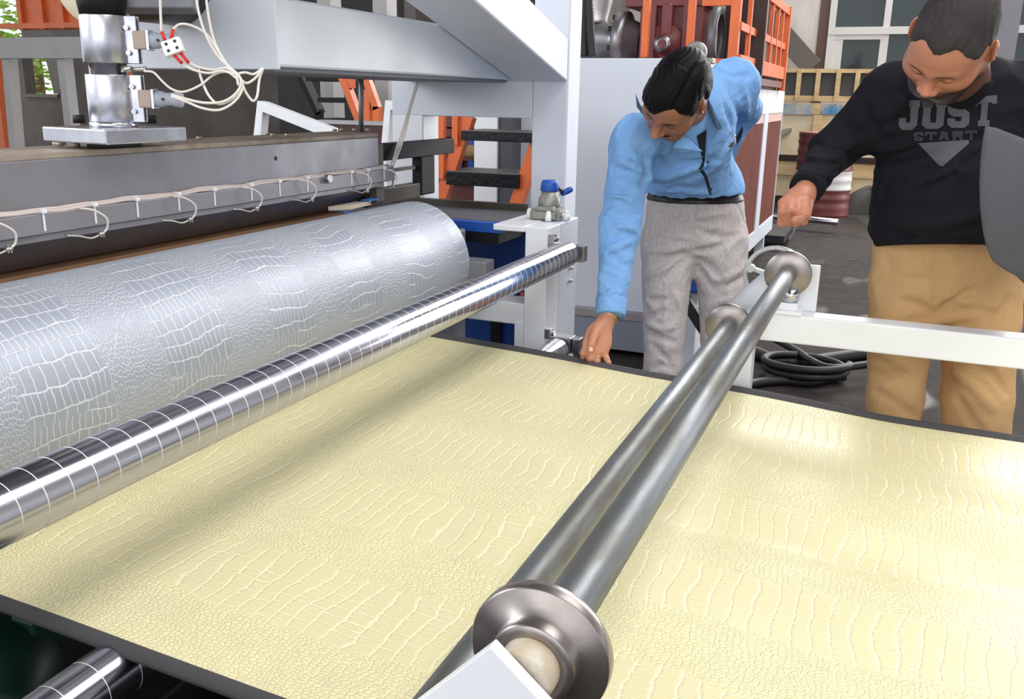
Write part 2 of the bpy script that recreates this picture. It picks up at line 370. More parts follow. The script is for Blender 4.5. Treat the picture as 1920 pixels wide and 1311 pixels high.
# --- embossing roller
EX, EZ, ER, EY0, EY1 = -1.3616, .8894, .187, .25, 2.5
er = thing('embossing_roller', 'big silvery roller engraved with crocodile grain beside the die', 'roller', (EX, 1.4, EZ))
n = 128; ny = 60
vs = []; uvr = []
def ering(i, j):
    a = -2*PI*j/n; y = EY0+(EY1-EY0)*i/ny
    return (EX+ER*math.cos(a), y, EZ+ER*math.sin(a))
mb = MB().grid(ering, ny, n)
uvr = [(EY0+(EY1-EY0)*i/ny, ER*2*PI*j/n) for i in range(ny+1) for j in range(n+1)]
mb.build('engraved_shell', roller_m, er, uv=uvr)
endm = mat('satin_steel', (176, 178, 184), .34, 1., var=.1)
for y, s_ in ((EY1, 1), (EY0, -1)):
    MB().lathe((EX, y, EZ), (0, s_, 0), [(-.03, ER-.002), (0, ER), (.006, ER-.004), (.006, .09), (.012, .09), (.012, .05), (.2, .05)], 64).build('end_plate', endm, er)
# bearing block of that roller
bb = thing('bearing_block', 'small grey bearing block at the far end of the engraved roller', 'bearing', (EX, 2.62, .6))
MB().box((EX-.12, 2.56, .55), (EX+.10, 2.66, EZ+.09)).build('housing', mat('grey_casting', (128, 130, 136), .5, .3, var=.15), bb, bevel=.008)
MB().box((-1.25, 2.50, .80), (-1.12, 2.57, .905)).build('jaw', mat('grey_casting', (128, 130, 136), .5), bb, bevel=.006)

# --- grooved rollers
def grooved(name, label, X, Z, R, y0, y1, pitch, t0):
    o = thing(name, label, 'roller', (X, (y0+y1)/2, Z), 'grooved chrome guide rollers')
    L = y1-y0; m = MB(); P = (X, y0, Z); A = (0, 1, 0); t = t0; last = .003
    m.lathe(P, A, [(0, .012), (0, R-.004)], 72, closed=False, smooth=False); m.lathe(P, A, [(0, R-.004), (.003, R)], 72, closed=False)
    while t < L-.01:
        m.lathe(P, A, [(last, R), (t, R)], 72, closed=False)
        for q in ([(t, R), (t+.0003, R-.0005)], [(t+.0003, R-.0005), (t+.0011, R-.0005)], [(t+.0011, R-.0005), (t+.0014, R)]): m.lathe(P, A, q, 72, mi=1, closed=False)
        last = t+.0014; t += pitch
    m.lathe(P, A, [(last, R), (L-.003, R)], 72, closed=False); m.lathe(P, A, [(L-.003, R), (L, R-.004)], 72, closed=False); m.lathe(P, A, [(L, R-.004), (L, .012)], 72, closed=False, smooth=False)
    m.build('grooved_tube', [chrome, groovem], o)
    MB().ccyl((X, y0-.12, Z), (X, y1+.05, Z), .014, n=24).build('shaft', steel, o)
    return o
chrome = mat('chrome_roller', (182, 182, 194), .2, 1., var=.03, stretch=(1, .1, 1), vscale=30)
groovem = mat('light_catching_groove', (246, 246, 250), .5, .75)  # near-white colour carries the light caught on the groove edges
GX, GZ, GR = -.9118, .924, .0407
grooved('grooved_roller', 'upper chrome roller with thin bright-coloured grooves crossing above the cream sheet', GX, GZ, GR, .35, 2.655, .0365, .012)
grooved('grooved_roller', 'lower chrome grooved roller tucked under the edge of the cream sheet', -.914, .622, GR, .45, 2.60, .055, .02)

# --- roller stand
SX0, SX1, SY0, SY1, SZ = -1.039, -.964, 2.62, 2.925, 1.006
sd = thing('roller_stand', 'white welded stand holding the far ends of the grooved rollers', 'stand', (-1.0, 2.77, 0))
MB().box((SX0, SY0, 0), (SX1, SY0+.12, SZ)).build('post', white, sd, bevel=.004)
MB().box((SX0, SY0+.123, 0), (SX1-.0015, SY1, SZ)).build('post', greyblue, sd, bevel=.004)
lz0 = AY(925, 431, SY0)[2]
MB().box((AY(925, 425, SY0)[0], SY0-.004, lz0), (SX0, SY1-.02, SZ+.001)).build('ledge', white, sd, bevel=.004)
az0, az1 = AY(940, 606, SY0)[2], AY(940, 566, SY0)[2]
MB().box((-1.42, SY0+.004, az0), (SX0, SY0+.11, az1)).build('cross_arm', white, sd, bevel=.004)
MB().box((AY(964, 640, SY0)[0], SY0-.002, 0), (SX0, SY0+.1, az0+.01)).build('foot_plate', white, sd, bevel=.003)
for zc, yc in ((GZ, 2.70), (.622, 2.69)):
    MB().box((SX1, yc-.02, zc-.028), (GX+.018, yc+.035, zc+.024)).box((GX+.02, yc-.01, zc-.03), (GX+.045, yc+.03, zc+.022)).build('shaft_clamp', brushed, sd, bevel=.002)
    MB().box((SX1, yc-.075, zc+.03), (SX1+.02, yc-.05, zc+.062)).build('stop_block', brushed, sd, bevel=.002)
    MB().ccyl((SX1+.018, yc-.062, zc+.046), (SX1+.03, yc-.062, zc+.046), .008, .001, 6).build('bolt', steel, sd)
for (x_, y_) in ((1069, 503), (1068, 527)):
    p = AX(x_, y_, SX1); MB().ccyl(p-V3((.002, 0, 0)), p+V3((.008, 0, 0)), .0065, .001, 6).build('bolt', steel, sd)

# --- hand valve with blue lever on the stand
vb = AZ(1029, 411, SZ); vb[1] = max(vb[1], SY0+.08)
hv = thing('hand_lever_valve', 'grey pneumatic hand valve with blue cap and lever on the white stand', 'valve', vb)
castm = mat('valve_casting', (150, 148, 142), .45, .5, var=.1, vscale=20)
MB().box(vb+V3((-.052, -.04, .001)), vb+V3((.052, .04, .034))).box(vb+V3((-.04, -.052, .004)), vb+V3((.04, .052, .03))).box(vb+V3((-.03, -.045, .03)), vb+V3((.03, .045, .046))).build('base_block', castm, hv, bevel=.003)
MB().lathe(vb, (0, 0, 1), [(.04, .036), (.05, .037), (.07, .035), (.078, .028), (.095, .027)], 28).build('neck', castm, hv)
MB().lathe(vb, (0, 0, 1), [(.093, .029), (.097, .031), (.118, .028), (.126, .026), (.129, .018)], 28).build('cap', blue, hv)
l0 = vb+V3((.02, 0, .112)); l1 = AD(1056, 362, np.dot(vb-CAM, CF)+.02); l2 = AD(1073, 354, np.dot(vb-CAM, CF)+.03)
lv = MB().tube([l0, l1], .006, 8).build('lever', darksteel, hv)
MB().lathe(l1-(l2-l1)*.25, l2-l1, [(0, .006), (.004, .009), (.03, .0105), (.042, .009), (.047, .004)], 14).build('grip', blue, lv)
whitep = mat('white_plastic', (240, 240, 240), .4)
for dx, dy in ((-.062, -.02), (.02, -.06), (.066, -.012), (-.02, .06)):
    p = vb+V3((dx, dy, .002)); MB().cyl(p, p+V3((0, 0, .022)), .011, .009, 14).sphere(p+V3((0, 0, .024)), .009, 6).cyl(p+V3((0, 0, .018)), vb+V3((dx*.6, dy*.6, .018)), .007, n=10).build('hose_fitting', whitep, hv)

# --- winding bars above the sheet
def wind_bar(label, X, Z, y0, y1, fl, R=.0232):
    o = thing('tension_bar', label, 'bar', (X, (y0+y1)/2, Z), 'plain steel tension bars across the sheet')
    MB().lathe((X, y0, Z), (0, 1, 0), [(0, R-.001), (.002, R), (y1-y0-.002, R), (y1-y0, R-.001)], 48).build('tube', worn, o)
    for y, s_, rr in fl:
        MB().lathe((X, y, Z), (0, s_, 0), [(-.004, R+.001), (-.004, rr-.002), (-.001, rr), (.010, rr), (.0125, rr-.002), (.0125, R+.014), (.026, R+.013), (.028, R+.011), (.028, R-.006), (.016, R-.008)], 64).build('flange', flangem, o)
    return o
flangem = mat('turned_steel_flange', (158, 150, 147), .3, .9, var=.18, vscale=12, bump=.03, bscale=80)
B1X, B1Z, B2X, B2Z = -.2215, .957, -.356, .812
wind_bar('upper right steel tension bar running from the foreground flange to the handwheel', B1X, B1Z, .618, 2.46, ((.618, -1, .061), (2.45, 1, .061)))
wind_bar('lower left steel tension bar lying alongside the upper one', B2X, B2Z, .30, 2.41, ((2.392, 1, .061),))

# --- frame rail beyond the sheet
fr_ = thing('winder_frame', 'white box-section rail on a post beyond the far edge of the sheet', 'frame', (-.3, 2.46, 0))
BZ1, BZ0 = .8535, .7765
MB().box((-.318, 2.42, BZ0), (1.5, 2.49, BZ1)).build('rail', white, fr_, bevel=.005)
MB().box((-.349, 2.425, 0), (-.29, 2.485, BZ0)).build('post', white, fr_, bevel=.004)
MB().box((1.2, 2.425, 0), (1.26, 2.485, BZ0)).build('post', white, fr_, bevel=.004)

# bearing bracket of the upper bar
br_ = thing('bar_bracket', 'white bracket carrying the far end of the tension bars on the rail', 'bracket', (B1X, 2.5, BZ1))
MB().box((B1X-.05, 2.415, BZ1), (B1X+.048, 2.50, BZ1+.010)).build('foot', white, br_, bevel=.002)
MB().box((B1X-.032, 2.43, BZ1+.010), (B1X+.035, 2.475, BZ1+.03)).build('pad', white, br_, bevel=.002)
MB().lathe((B1X+.012, 2.45, BZ1+.03), (0, 0, 1), [(0, .021), (.035, .021)], 24).build('jack_screw', steel, br_)
MB().box((B1X+.03, 2.49, BZ1-.002), (B1X+.078, 2.505, BZ1+.125)).build('upright_plate', white, br_, bevel=.003)
d_ = V3((B2X-B1X, 0, B2Z-B1Z)); L_ = np.linalg.norm(d_); d_ /= L_
MB().cyl(V3((B1X, 2.55, B1Z))-d_*.03, V3((B2X, 2.55, B2Z))+d_*.02, .043, n=32).build('swing_arm', white, br_)
MB().cyl((B1X, 2.46, B1Z), (B1X, 2.62, B1Z), .014, n=20).build('pin', steel, br_)
MB().cyl((B2X, 2.412, B2Z), (B2X, 2.55, B2Z), .014, n=20).build('pin', steel, br_)
# handwheel
hc = V3((B1X-.055, 2.66, B1Z-.048))
hw = thing('handwheel', 'white spoked handwheel behind the far flange of the upper bar', 'handwheel', hc)
wm = mat('chipped_white_wheel', (214, 216, 214), .35, .2, var=.2, vscale=30)
ax_ = V3((0, 1, 0)); ex_, ey_ = V3((1, 0, 0)), V3((0, 0, 1)); R_ = .083
ring = [hc+(ex_*math.cos(a)+ey_*math.sin(a))*R_ for a in np.linspace(0, 2*PI, 49)]
MB().tube(ring, .0068, 12).build('rim', wm, hw)
for a in (165, 285, 45):
    a = math.radians(a); e = ex_*math.cos(a)+ey_*math.sin(a); MB().bar(hc, hc+e*R_, .012, .018, up=(0, 1, 0)).build('spoke', wm, hw, bevel=.002)
MB().lathe(hc-ax_*.05, ax_, [(0, .014), (.03, .016), (.036, .024), (.05, .025), (.06, .018), (.075, .016)], 28).build('hub', wm, hw)
e = ex_*math.cos(math.radians(165))+ey_*math.sin(math.radians(165))
MB().cyl(hc+e*(R_-.012)-ax_*.014, hc+e*(R_-.012)+ax_*.014, .011, n=18).build('boss', wm, hw)

# --- near bracket (foreground, bottom edge)
nb = thing('near_bar_bracket', 'white angled bracket with round bushing in front of the foreground flange', 'bracket', (B1X, .55, B1Z))
MB().lathe((B1X, .572, B1Z), (0, 1, 0), [(0, .020), (.004, .025), (.05, .0255)], 40).build('bushing', mat('stained_white_bushing', (222, 216, 206), .4, col2=(188, 172, 146), vscale=25), nb)
MB().prism([AY(x, y, .556) for x, y in ((919, 1213), (1040, 1343), (1000, 1450), (760, 1480), (690, 1387))], (0, .0125, 0)).build('plate', white, nb, bevel=.0012)
q = AY(860, 1440, .556); MB().box((q[0]-.05, .545, 0), (q[0]+.05, .585, q[2])).build('post', white, nb, bevel=.003)

# ================================================================ extrusion die above the roller
dieface = mat('dull_die_steel', (150, 150, 156), .38, .55, col2=(138, 135, 140), vscale=5, stretch=(1, 1, .6), bump=.02, bscale=120)
dietop = mat('rusty_die_top', (168, 156, 142), .6, .2, col2=(140, 124, 108), vscale=9)
DX = -1.50
DZ1 = AX(350, 271, DX)[2]; DZ0 = AX(320, 414, DX)[2]; DY0, DY1 = .62, AX(710, 290, DX)[1]
TXB = AZ(0, 278, DZ1)[0]
die = thing('extrusion_die', 'long grey steel sheet die spanning above the engraved roller', 'die', (-1.62, 1.5, DZ0))
MB().prism([(DX, DY0, DZ1-.012), (DX, DY0, DZ0), (-1.625, DY0, DZ0-.072), (-1.74, DY0, DZ0-.072), (-1.76, DY0, DZ0), (TXB, DY0, DZ1-.05), (TXB, DY0, DZ1-.012)], (0, DY1-DY0, 0)).build('body', dieface, die, bevel=.002)
TXB = AZ(0, 278, DZ1)[0]
MB().box((TXB, DY0-.004, DZ1-.012), (DX-.002, DY1+.002, DZ1)).build('top_plate', dietop, die, bevel=.0015)
bolt = MB().lathe((0, 0, 0), (0, 0, 1), [(0, .0075), (.007, .0075), (.008, .0065)], 12); bme = None
boltm = mat('die_bolt', (176, 166, 152), .45, .5)
for x_, y_ in ((48, 270), (80, 272), (112, 274), (144, 276), (345, 262), (374, 262), (512, 256), (539, 256), (458, 251), (620, 246), (641, 246), (665, 246), (690, 246), (250, 262)):
    p = AZ(x_, y_, DZ1); p[0] = min(max(p[0], TXB+.01), -1.51)
    if bme is None: o = bolt.build('bolt', boltm, die); bme = o.data; o.location = tuple(p)
    else: piece('bolt', bme, die, p)
MB().lathe(AX(517, 297, DX)-V3((.002, 0, 0)), (1, 0, 0), [(0, .006), (.0025, .006), (.0026, .002)], 14).build('plug_hole', black, die)
# dark end section and end cap
MB().box((-1.78, DY1+.004, DZ0-.05), (DX-.012, DY1+.05, DZ1-.035)).build('end_section', mat('dull_die_steel'.replace('dull', 'brownish'), (118, 110, 106), .45, .4), die, bevel=.002)
# heater rail with its cable and ties
RX = DX+.016
rz1 = AX(320, 369, RX)[2]; rz0 = rz1-.040; RY1 = AX(741, 322, RX)[1]
rail = MB().box((DX+.001, DY0+.01, rz0), (RX, RY1, rz1)).build('heater_rail', mat('rail_steel', (150, 147, 152), .48, .6), die, bevel=.002)
MB().box((DX+.001, DY0+.01, DZ0+.001), (RX-.008, RY1-.06, rz0-.0005)).build('rail_base', dieface, die, bevel=.002)
p = AX(612, 335, RX); MB().ccyl(p-V3((.002, 0, 0)), p+V3((.014, 0, 0)), .014, .002, 6).build('clamp_nut', brushed, die)
cpts = [V3((RX-.004, y, rz1+.003+.0016*math.sin(y*23)+.001*math.sin(y*57))) for y in np.linspace(DY0+.02, RY1-.03, 60)]
MB().tube(cpts, .0042, 8).tube([q+V3((-.006, 0, .0035+.0012*math.sin(k))) for k, q in enumerate(cpts)], .0036, 8).build('cable_bundle', mat('pinkish_cable', (206, 192, 188), .5), die)
tiem = mat('white_cable_tie', (240, 240, 242), .35)
tie = None
for x_, y_ in ((82, 413), (178, 400), (257, 387), (335, 378), (402, 368), (471, 357), (524, 349), (576, 343), (659, 334), (690, 330), (720, 326)):
    q = AX(x_, y_, RX); y0 = q[1]
    if tie is None:
        o = MB().box((-.0004, -.0018, -.034), (.0016, .0018, .004)).box((-.012, -.0018, .0035), (.0016, .0018, .009)).box((-.001, -.0045, .001), (.006, .0045, .0085)).build('cable_tie', tiem, die)
        tie = o.data; o.location = (RX, y0, rz1)
    else: piece('cable_tie', tie, die, (RX, y0, rz1))
# sensor leads: small loops hanging from the rail
clampm = mat('tin_clamp', (196, 192, 182), .3, .9)
for x_, y_ in ((-20, 440), (160, 418), (332, 394), (460, 376), (566, 366), (672, 348), (722, 342)):
    q = AX(x_, y_, RX); y0 = q[1]; k = 1.0
    top = V3((RX+.001, y0-.012, rz1+.001)); low = V3((DX+.012, y0-.045, rz0-.010))
    pts = [top, V3((RX+.02, y0+.006, rz1-.004)), V3((RX+.026, y0+.03, rz1-.022)), V3((RX+.02, y0+.034, rz0-.004)), V3((RX+.016, y0+.022, rz0-.014)), V3((RX+.012, y0, rz0-.020)), V3((RX+.004, y0-.02, rz0-.014)), low]
    t_ = MB().tube(bez(pts[:5], 6), .0022, 6).build('sensor_lead', cable_m, die)
    MB().tube(bez(pts[4:], 5), .0024, 6).build('braided_end', clampm, t_)
    c = pts[4]; MB().cyl(c-V3((0, .007, 0)), c+V3((0, .007, .001)), .0042, n=10).box(c+V3((-.002, -.004, -.006)), c+V3((.003, -.001, .008))).box(c+V3((-.002, .002, -.007)), c+V3((.003, .005, .006))).build('clip', clampm, t_)

# dark support bars past the far end of the die
dk = thing('deckle_support', 'black square bar with bracket and bronze rods past the far end of the die', 'bracket', (-1.55, 2.8, DZ0))
BX = -1.53
e1 = AX(852, 276, BX); zt_, zb_ = AX(800, 264, BX)[2], AX(800, 293, BX)[2]
MB().box((BX-.05, DY1+.05, zb_), (BX, e1[1], zt_)).build('square_bar', blackm, dk, bevel=.002)
hz = [AX(x_, y_, BX-.01) for x_, y_ in ((788, 300), (814, 300), (808, 362), (793, 366), (790, 345))]
ya, yb2 = hz[0][1], hz[1][1]
MB().box((BX-.045, ya, AX(800, 366, BX)[2]), (BX-.006, yb2, zb_)).build('drop_bracket', blackm, dk, bevel=.006)
r0 = AX(742, 318, BX-.02); r1 = AX(792, 312, BX-.02)
MB().box((BX-.04, DY1+.05, r1[2]-.006), (BX-.02, ya, r1[2]+.004)).build('thin_rod', mat('bronze_bar', (62, 53, 40), .45, .5, var=.3), dk)
r1 = AX(780, 357, BX-.02)
MB().box((BX-.05, DY1-.01, r1[2]-.026), (BX-.01, ya, r1[2]+.026)).build('bronze_bar', mat('bronze_bar', (62, 53, 40), .45, .5, var=.3), dk, bevel=.003)
# brown board behind the roller
hb = MB().box((-2.1, .5, 1.0), (-1.60, 2.46, 1.034))
tag(hb.build('brown_board', mat('kraft_brown_board', (214, 166, 126), .8, var=.08)), 'brown board strip showing between the die and the engraved roller', 'board')
# pale fabric scrap with blue tape at the far end of that board
q0, q1 = AX(660, 398, -1.44), AX(712, 384, -1.44)
sc_ = thing('protective_scrap', 'pale paper scrap with blue tape at the far end behind the roller', 'paper', (-1.5, 2.4, 1.05))
MB().prism([V3((-1.53, 2.27, 1.062)), V3((-1.53, 2.42, 1.062)), V3((-1.48, 2.43, 1.066)), V3((-1.47, 2.30, 1.066))], (0, 0, .012)).build('paper', mat('pale_paper', (222, 206, 186), .8), sc_)
MB().box((-1.50, 2.405, 1.080), (-1.47, 2.46, 1.083)).build('tape', mat('blue_tape', (60, 124, 210), .5), sc_)

# ================================================================ feed pipe onto the die
fx, fy = -1.665, 0
pb = AZ(213, 244, DZ1+.06); 
c0 = AX(213, 262, -1.64); FX, FY = c0[0], c0[1]
fp = thing('feed_pipe', 'vertical aluminium heater-banded feed pipe bolted to the top of the die', 'pipe', (FX, FY, DZ1))
alum = mat('cast_aluminium', (206, 208, 216), .26, .9, col2=(180, 182, 194), vscale=14, bump=.03, bscale=60)
PZ0, PZ1 = AX(213, 270, FX+.1)[2], AX(213, 247, FX+.1)[2]
# base plate: corners from the photo
PZ1 = DZ1+.043; PZ0 = DZ1+.013
cA, cB = AZ(78, 237, PZ1), AZ(196, 243, PZ1); cC = AZ(349, 238, PZ1)
ux = cB-cA; ux[2] = 0; vx = cC-cB; vx[2] = 0
MB().prism([cA, cB, cB+vx, cA+vx], (0, 0, -.030)).build('base_plate', alum, fp, bevel=.003)
ctr = (cA+cB+vx+cB)/2+0; ctr = (cA+cB+vx)/2*1.0; ctr = (cA+(cB+vx))/2
MB().box((ctr[0]-.035, ctr[1]-.05, DZ1), (ctr[0]+.02, ctr[1]+.05, PZ0)).build('spacer', black, fp, bevel=.002)
ctr = AZ(214, 238, PZ1)
D0 = np.dot(ctr-CAM, CF)
def pz(y): 
    r = ray(214-(238-y)*.03, y); k = math.hypot(ctr[0], ctr[1])/math.hypot(r[0], r[1]); return ZC+r[2]*k
PR = 42/FPX*D0*.98
MB().lathe(ctr, (0, 0, 1), [(0, PR*1.02), (.01, PR*1.02), (.012, PR*.8), (pz(-40)-PZ1, PR*.8)], 40).build('pipe', steel, fp)
def band(y0, y1, nm):
    z0, z1 = pz(y1), pz(y0)
    o = MB().lathe(V3((ctr[0], ctr[1], z0)), (0, 0, 1), [(0, PR-.001), (.0015, PR), (z1-z0-.0015, PR), (z1-z0, PR-.001)], 48).build(nm, alum, fp)
    # clamp lugs on the right-hand side, facing the viewer's right
    dr = V3((CR[0], CR[1], 0)); dr /= np.linalg.norm(dr); dn = V3((dr[1], -dr[0], 0)); c = V3((ctr[0], ctr[1], (z0+z1)/2)); h = (z1-z0)/2
    for s_ in (0, 1):
        MB().obox(c+dr*(PR+.008)+dn*(.006-.016*s_), (dr, dn, V3((0, 0, 1))), (.014, .0022, h)).build('lug', alum, o, bevel=.0008)
    for s_ in (-.55, .5):
        q = c+dr*(PR+.004)+V3((0, 0, h*s_))
        MB().cyl(q+dn*.016, q-dn*.03, .0022, n=8).cyl(q+dn*.016, q+dn*.010, .0052, n=6).build('clamp_screw', steel, o)
    q = c+dr*(PR+.012)
    MB().obox(q+dr*.016, (dr, dn, V3((0, 0, 1))), (.014, .013, .018)).build('socket', mat('terracotta_socket', (176, 158, 148), .5), o, bevel=.003)
    MB().obox(q+dr*.033, (dr, dn, V3((0, 0, 1))), (.003, .015, .020)).build('clip_frame', steel, o, bevel=.001)
    pl = MB()
    prof = [(.0, .0165), (.012, .0165), (.02, .0135), (.034, .0135), (.042, .016), (.052, .017), (.055, .012)]
    pl.lathe(q+dr*.036, dr, prof, 18)
    po = pl.build('plug', mat('grey_silicone_plug', (166, 172, 184), .5), o)
    MB().cyl(q+dr*.055-dn*0+dn*.013, q+dr*.055+dn*.0168, .003, n=10).build('plug_screw', darksteel, po)
    return q+dr*.09
e1_ = band(30, 119, 'heater_band'); e2_ = band(140, 228, 'heater_band')
zc_ = (pz(119)+pz(140))/2; dr = V3((CR[0], CR[1], 0)); dr /= np.linalg.norm(dr); dn = V3((dr[1], -dr[0], 0))
q = V3((ctr[0], ctr[1], zc_))+dr*(PR*.75)+dn*(PR*.35)
MB().cyl(q, q+dr*.02, .0075, n=6).cyl(q+dr*.02, q+dr*.05, .0045, n=10).cyl(q+dr*.046, q+dr*.05, .007, n=6).build('thermocouple', clampm, fp)
tcp = q+dr*.05
for x_, y_ in ((149, 231), (187, 235), (283, 231)):
    p = AZ(x_, y_, PZ1); MB().lathe(p, (0, 0, 1), [(0, .0135), (.016, .0135), (.018, .012)], 20).build('cap_screw', black, fp)
# round mixer body above, with cream guard ring
mz = pz(22); 
mx = thing('melt_pump_body', 'dark round pump body with cream rim above the feed pipe', 'pump', (ctr[0], ctr[1], mz))
cc = AD(235, -62, D0+.02)
dk2 = mat('heat_stained_steel', (86, 84, 84), .35, .7, var=.3, vscale=6)
MB().lathe(cc-V3((.0, .0, .0)), V3((0, 1, 0)), [(-.02, .04), (-.02, .100), (-.012, .108), (.20, .108), (.21, .10)], 64).build('barrel', dk2, mx)
MB().lathe(cc+CV(-.035, 0, 0), V3((0, 1, 0)), [(-.045, .070), (-.045, .122), (-.03, .125), (-.03, .112), (-.022, .11)], 64).build('guard_ring', mat('cream_guard', (214, 206, 180), .5), mx)
MB().lathe(V3((ctr[0], ctr[1], pz(30))), (0, 0, 1), [(0, PR*.95), (.03, PR*1.05), (.06, PR*.9)], 40).build('neck', blackm, mx)
pp = AD(300, 5, D0-.03)
MB().obox(pp, (CV(1, 0, 0), CV(0, 0, 1), CV(0, 1, 0)), (.075, .02, .018)).build('side_cover', mat('grey_casting', (128, 130, 136), .5), mx, bevel=.004)

# ceramic terminal block with red sleeves and its cables
tb = AD(325, 89, D0-.10)
tbt = thing('ceramic_terminal_block', 'white ceramic terminal block with four red sleeves hanging on its cables', 'terminal block', tb)
a1 = CV(.94, -.34, 0); a2 = CV(.34, .94, 0); a3 = CV(0, 0, 1)
ce = mat('white_ceramic', (244, 242, 238), .25)
MB().obox(tb, (a1, a2, a3), (.0195, .0155, .009)).build('body', ce, tbt, bevel=.003)
for s_, t_ in ((-1, -1), (1, -1), (-1, 1), (1, 1)):
    p = tb+a1*(.009*s_-.0)+a2*(.007*t_)+a3*.0085; MB().cyl(p, p+a3*.0015, .0032, n=12).build('screw', darksteel, tbt)
red = mat('red_sleeve', (206, 44, 40), .5)
for (x0, y0, x1, y1) in ((311, 80, 303, 60), (320, 76, 325, 55), (327, 104, 341, 118), (339, 100, 353, 117)):
    MB().tube([AD(x0, y0, D0-.10), AD(x1, y1, D0-.105)], .0036, 10).build('sleeve', red, tbt)
def cable(label, pix, r=.0026, dd=0., n=8):
    pts = [AD(x, y, D0-.10+dz) for x, y, dz in pix]
    o = MB().tube(bez(pts, n), r, 8).build('white_cable', cable_m); return tag(o, label, 'cable', 'white heater cables')
cable('white cable dropping from the top edge into the upper left red sleeve', [(300, -30, 0), (301, 20, 0), (303, 60, 0)])
cable('white cable arching from the upper right red sleeve over to the knotted bundle', [(325, 55, 0), (336, 46, 0), (356, 47, 0), (385, 62, .01), (405, 90, .02), (425, 122, .02), (445, 142, .02)])
cable('white cable falling straight from the top edge, left of its twin, to the knot', [(366, -30, 0), (372, 20, 0), (388, 70, .01), (412, 110, .02), (440, 135, .02), (447, 160, .02)])
cable('white cable falling from the top edge, right of its twin, to the knot', [(384, -30, .01), (391, 30, .01), (403, 80, .02), (425, 120, .03), (448, 142, .03), (452, 165, .03), (446, 185, .03)])
cable('white cable from the lower left red sleeve sweeping into the knot', [(341, 118, 0), (360, 130, 0), (390, 137, .01), (420, 133, .02), (440, 140, .02)])
cable('white cable from the lower right red sleeve sweeping into the knot', [(353, 117, 0), (372, 126, .01), (400, 131, .02), (425, 128, .02), (446, 142, .02)])
cable('white thermocouple cable looping from the pipe joint up to the knot', [(270, 133, -.0), (288, 136, 0), (304, 152, 0), (322, 167, 0), (345, 172, 0), (375, 160, .01), (400, 141, .02), (425, 135, .02), (447, 150, .02)], .0022)
cable('white cable from the lower plug curling up in a big loop', [(322, 178, .0), (350, 186, 0), (385, 193, 0), (420, 190, .01), (445, 172, .02), (452, 150, .02), (440, 136, .02)])
cable('white cable hanging lowest under the knotted bundle', [(322, 181, 0), (350, 191, 0), (380, 203, 0), (412, 206, .01), (440, 190, .02), (455, 165, .03), (450, 145, .03)])
cable('white cable crossing diagonally behind the loop', [(372, 130, .02), (380, 155, .02), (392, 180, .02), (410, 195, .02), (435, 186, .02), (448, 168, .02)])
cable('white cable running from the knot right under the cross beam', [(446, 138, .03), (460, 136, .04), (476, 139, .05), (492, 128, .06)])
cable('white cable drooping below the cross beam like a hook', [(452, 152, .03), (462, 175, .04), (474, 189, .05), (482, 180, .05), (486, 150, .06), (493, 128, .06)])
cable('white cable hanging slack just right of the knot', [(450, 148, .03), (463, 156, .04), (480, 145, .05), (492, 128, .06)])
# bundle that climbs from the rail end to the cross beam
for k in range(3):
    o = MB().tube(bez([AX(733+2*k, 312, RX-.02), AX(744+4*k, 275, RX-.03), AX(757+3*k, 235, RX-.02), AX(766+2*k, 205, RX), AX(782+1.5*k, 155, RX+.03)], 8), .003, 8).build('heater_cable', cable_m)
    tag(o, ['left', 'middle', 'right'][k]+' one of three pale cables climbing from the rail end to the cross beam', 'cable', 'three rising cables')

# ================================================================ pale grey machine frame
YP = 3.1
pf = thing('portal_frame', 'pale grey welded portal frame standing behind the far end of the die', 'frame', (-1.43, 3.16, 0))
XL0, XL1, XR0, XR1 = -1.785, -1.653, -1.212, -1.079
ZL = 1.322; DEP = .13
MB().box((XL0, YP, 0), (XL1, YP+DEP, ZL+.001)).build('post', white, pf, bevel=.004)
MB().box((XR0, YP, 0), (XR1, YP+DEP, 2.6)).build('post', greyblue, pf, bevel=.006)
MB().box((XL0, YP, ZL), (XR0, YP+DEP, 1.6)).build('lintel', greyblue, pf, bevel=.003)
cbm = thing('cross_beam', 'broad pale grey box beam crossing above the die towards the portal', 'beam', (-1.5, 2.4, 1.45))
MB().box((-1.72, 1.743, 1.453), (-1.292, 3.098, 1.602)).build('box_section', greyblue, cbm, bevel=.006)
MB().box((-1.735, 1.736, 1.447), (-1.286, 1.744, 1.60)).build('end_cap', greyblue, cbm, bevel=.003)
MB().box((-1.70, 1.75, 1.444), (-1.31, 3.09, 1.4525)).build('shaded_underside', mat('beam_underside_shade', (120, 122, 130), .6), cbm)  # shade under the beam put into a darker grey slab
br2 = thing('diagonal_brace', 'pale grey diagonal box brace rising from the portal column towards the viewer', 'brace', (-1.18, 3.0, 1.5))
a0, a1_ = V3((0, 3.098, 1.449)), V3((0, 3.098, 1.584)); sl = (1.641-1.449)/(2.299-3.064)
yy = 1.5
P0 = [(-1.287, 3.098, 1.449-.034*sl*0), (-1.287, 3.098, 1.590), (-1.287, yy, 1.590+(yy-3.098)*sl), (-1.287, yy, 1.449+(yy-3.098)*sl)]
MB().prism(P0, (.205, 0, 0)).build('box_section', greyblue, br2, bevel=.006)

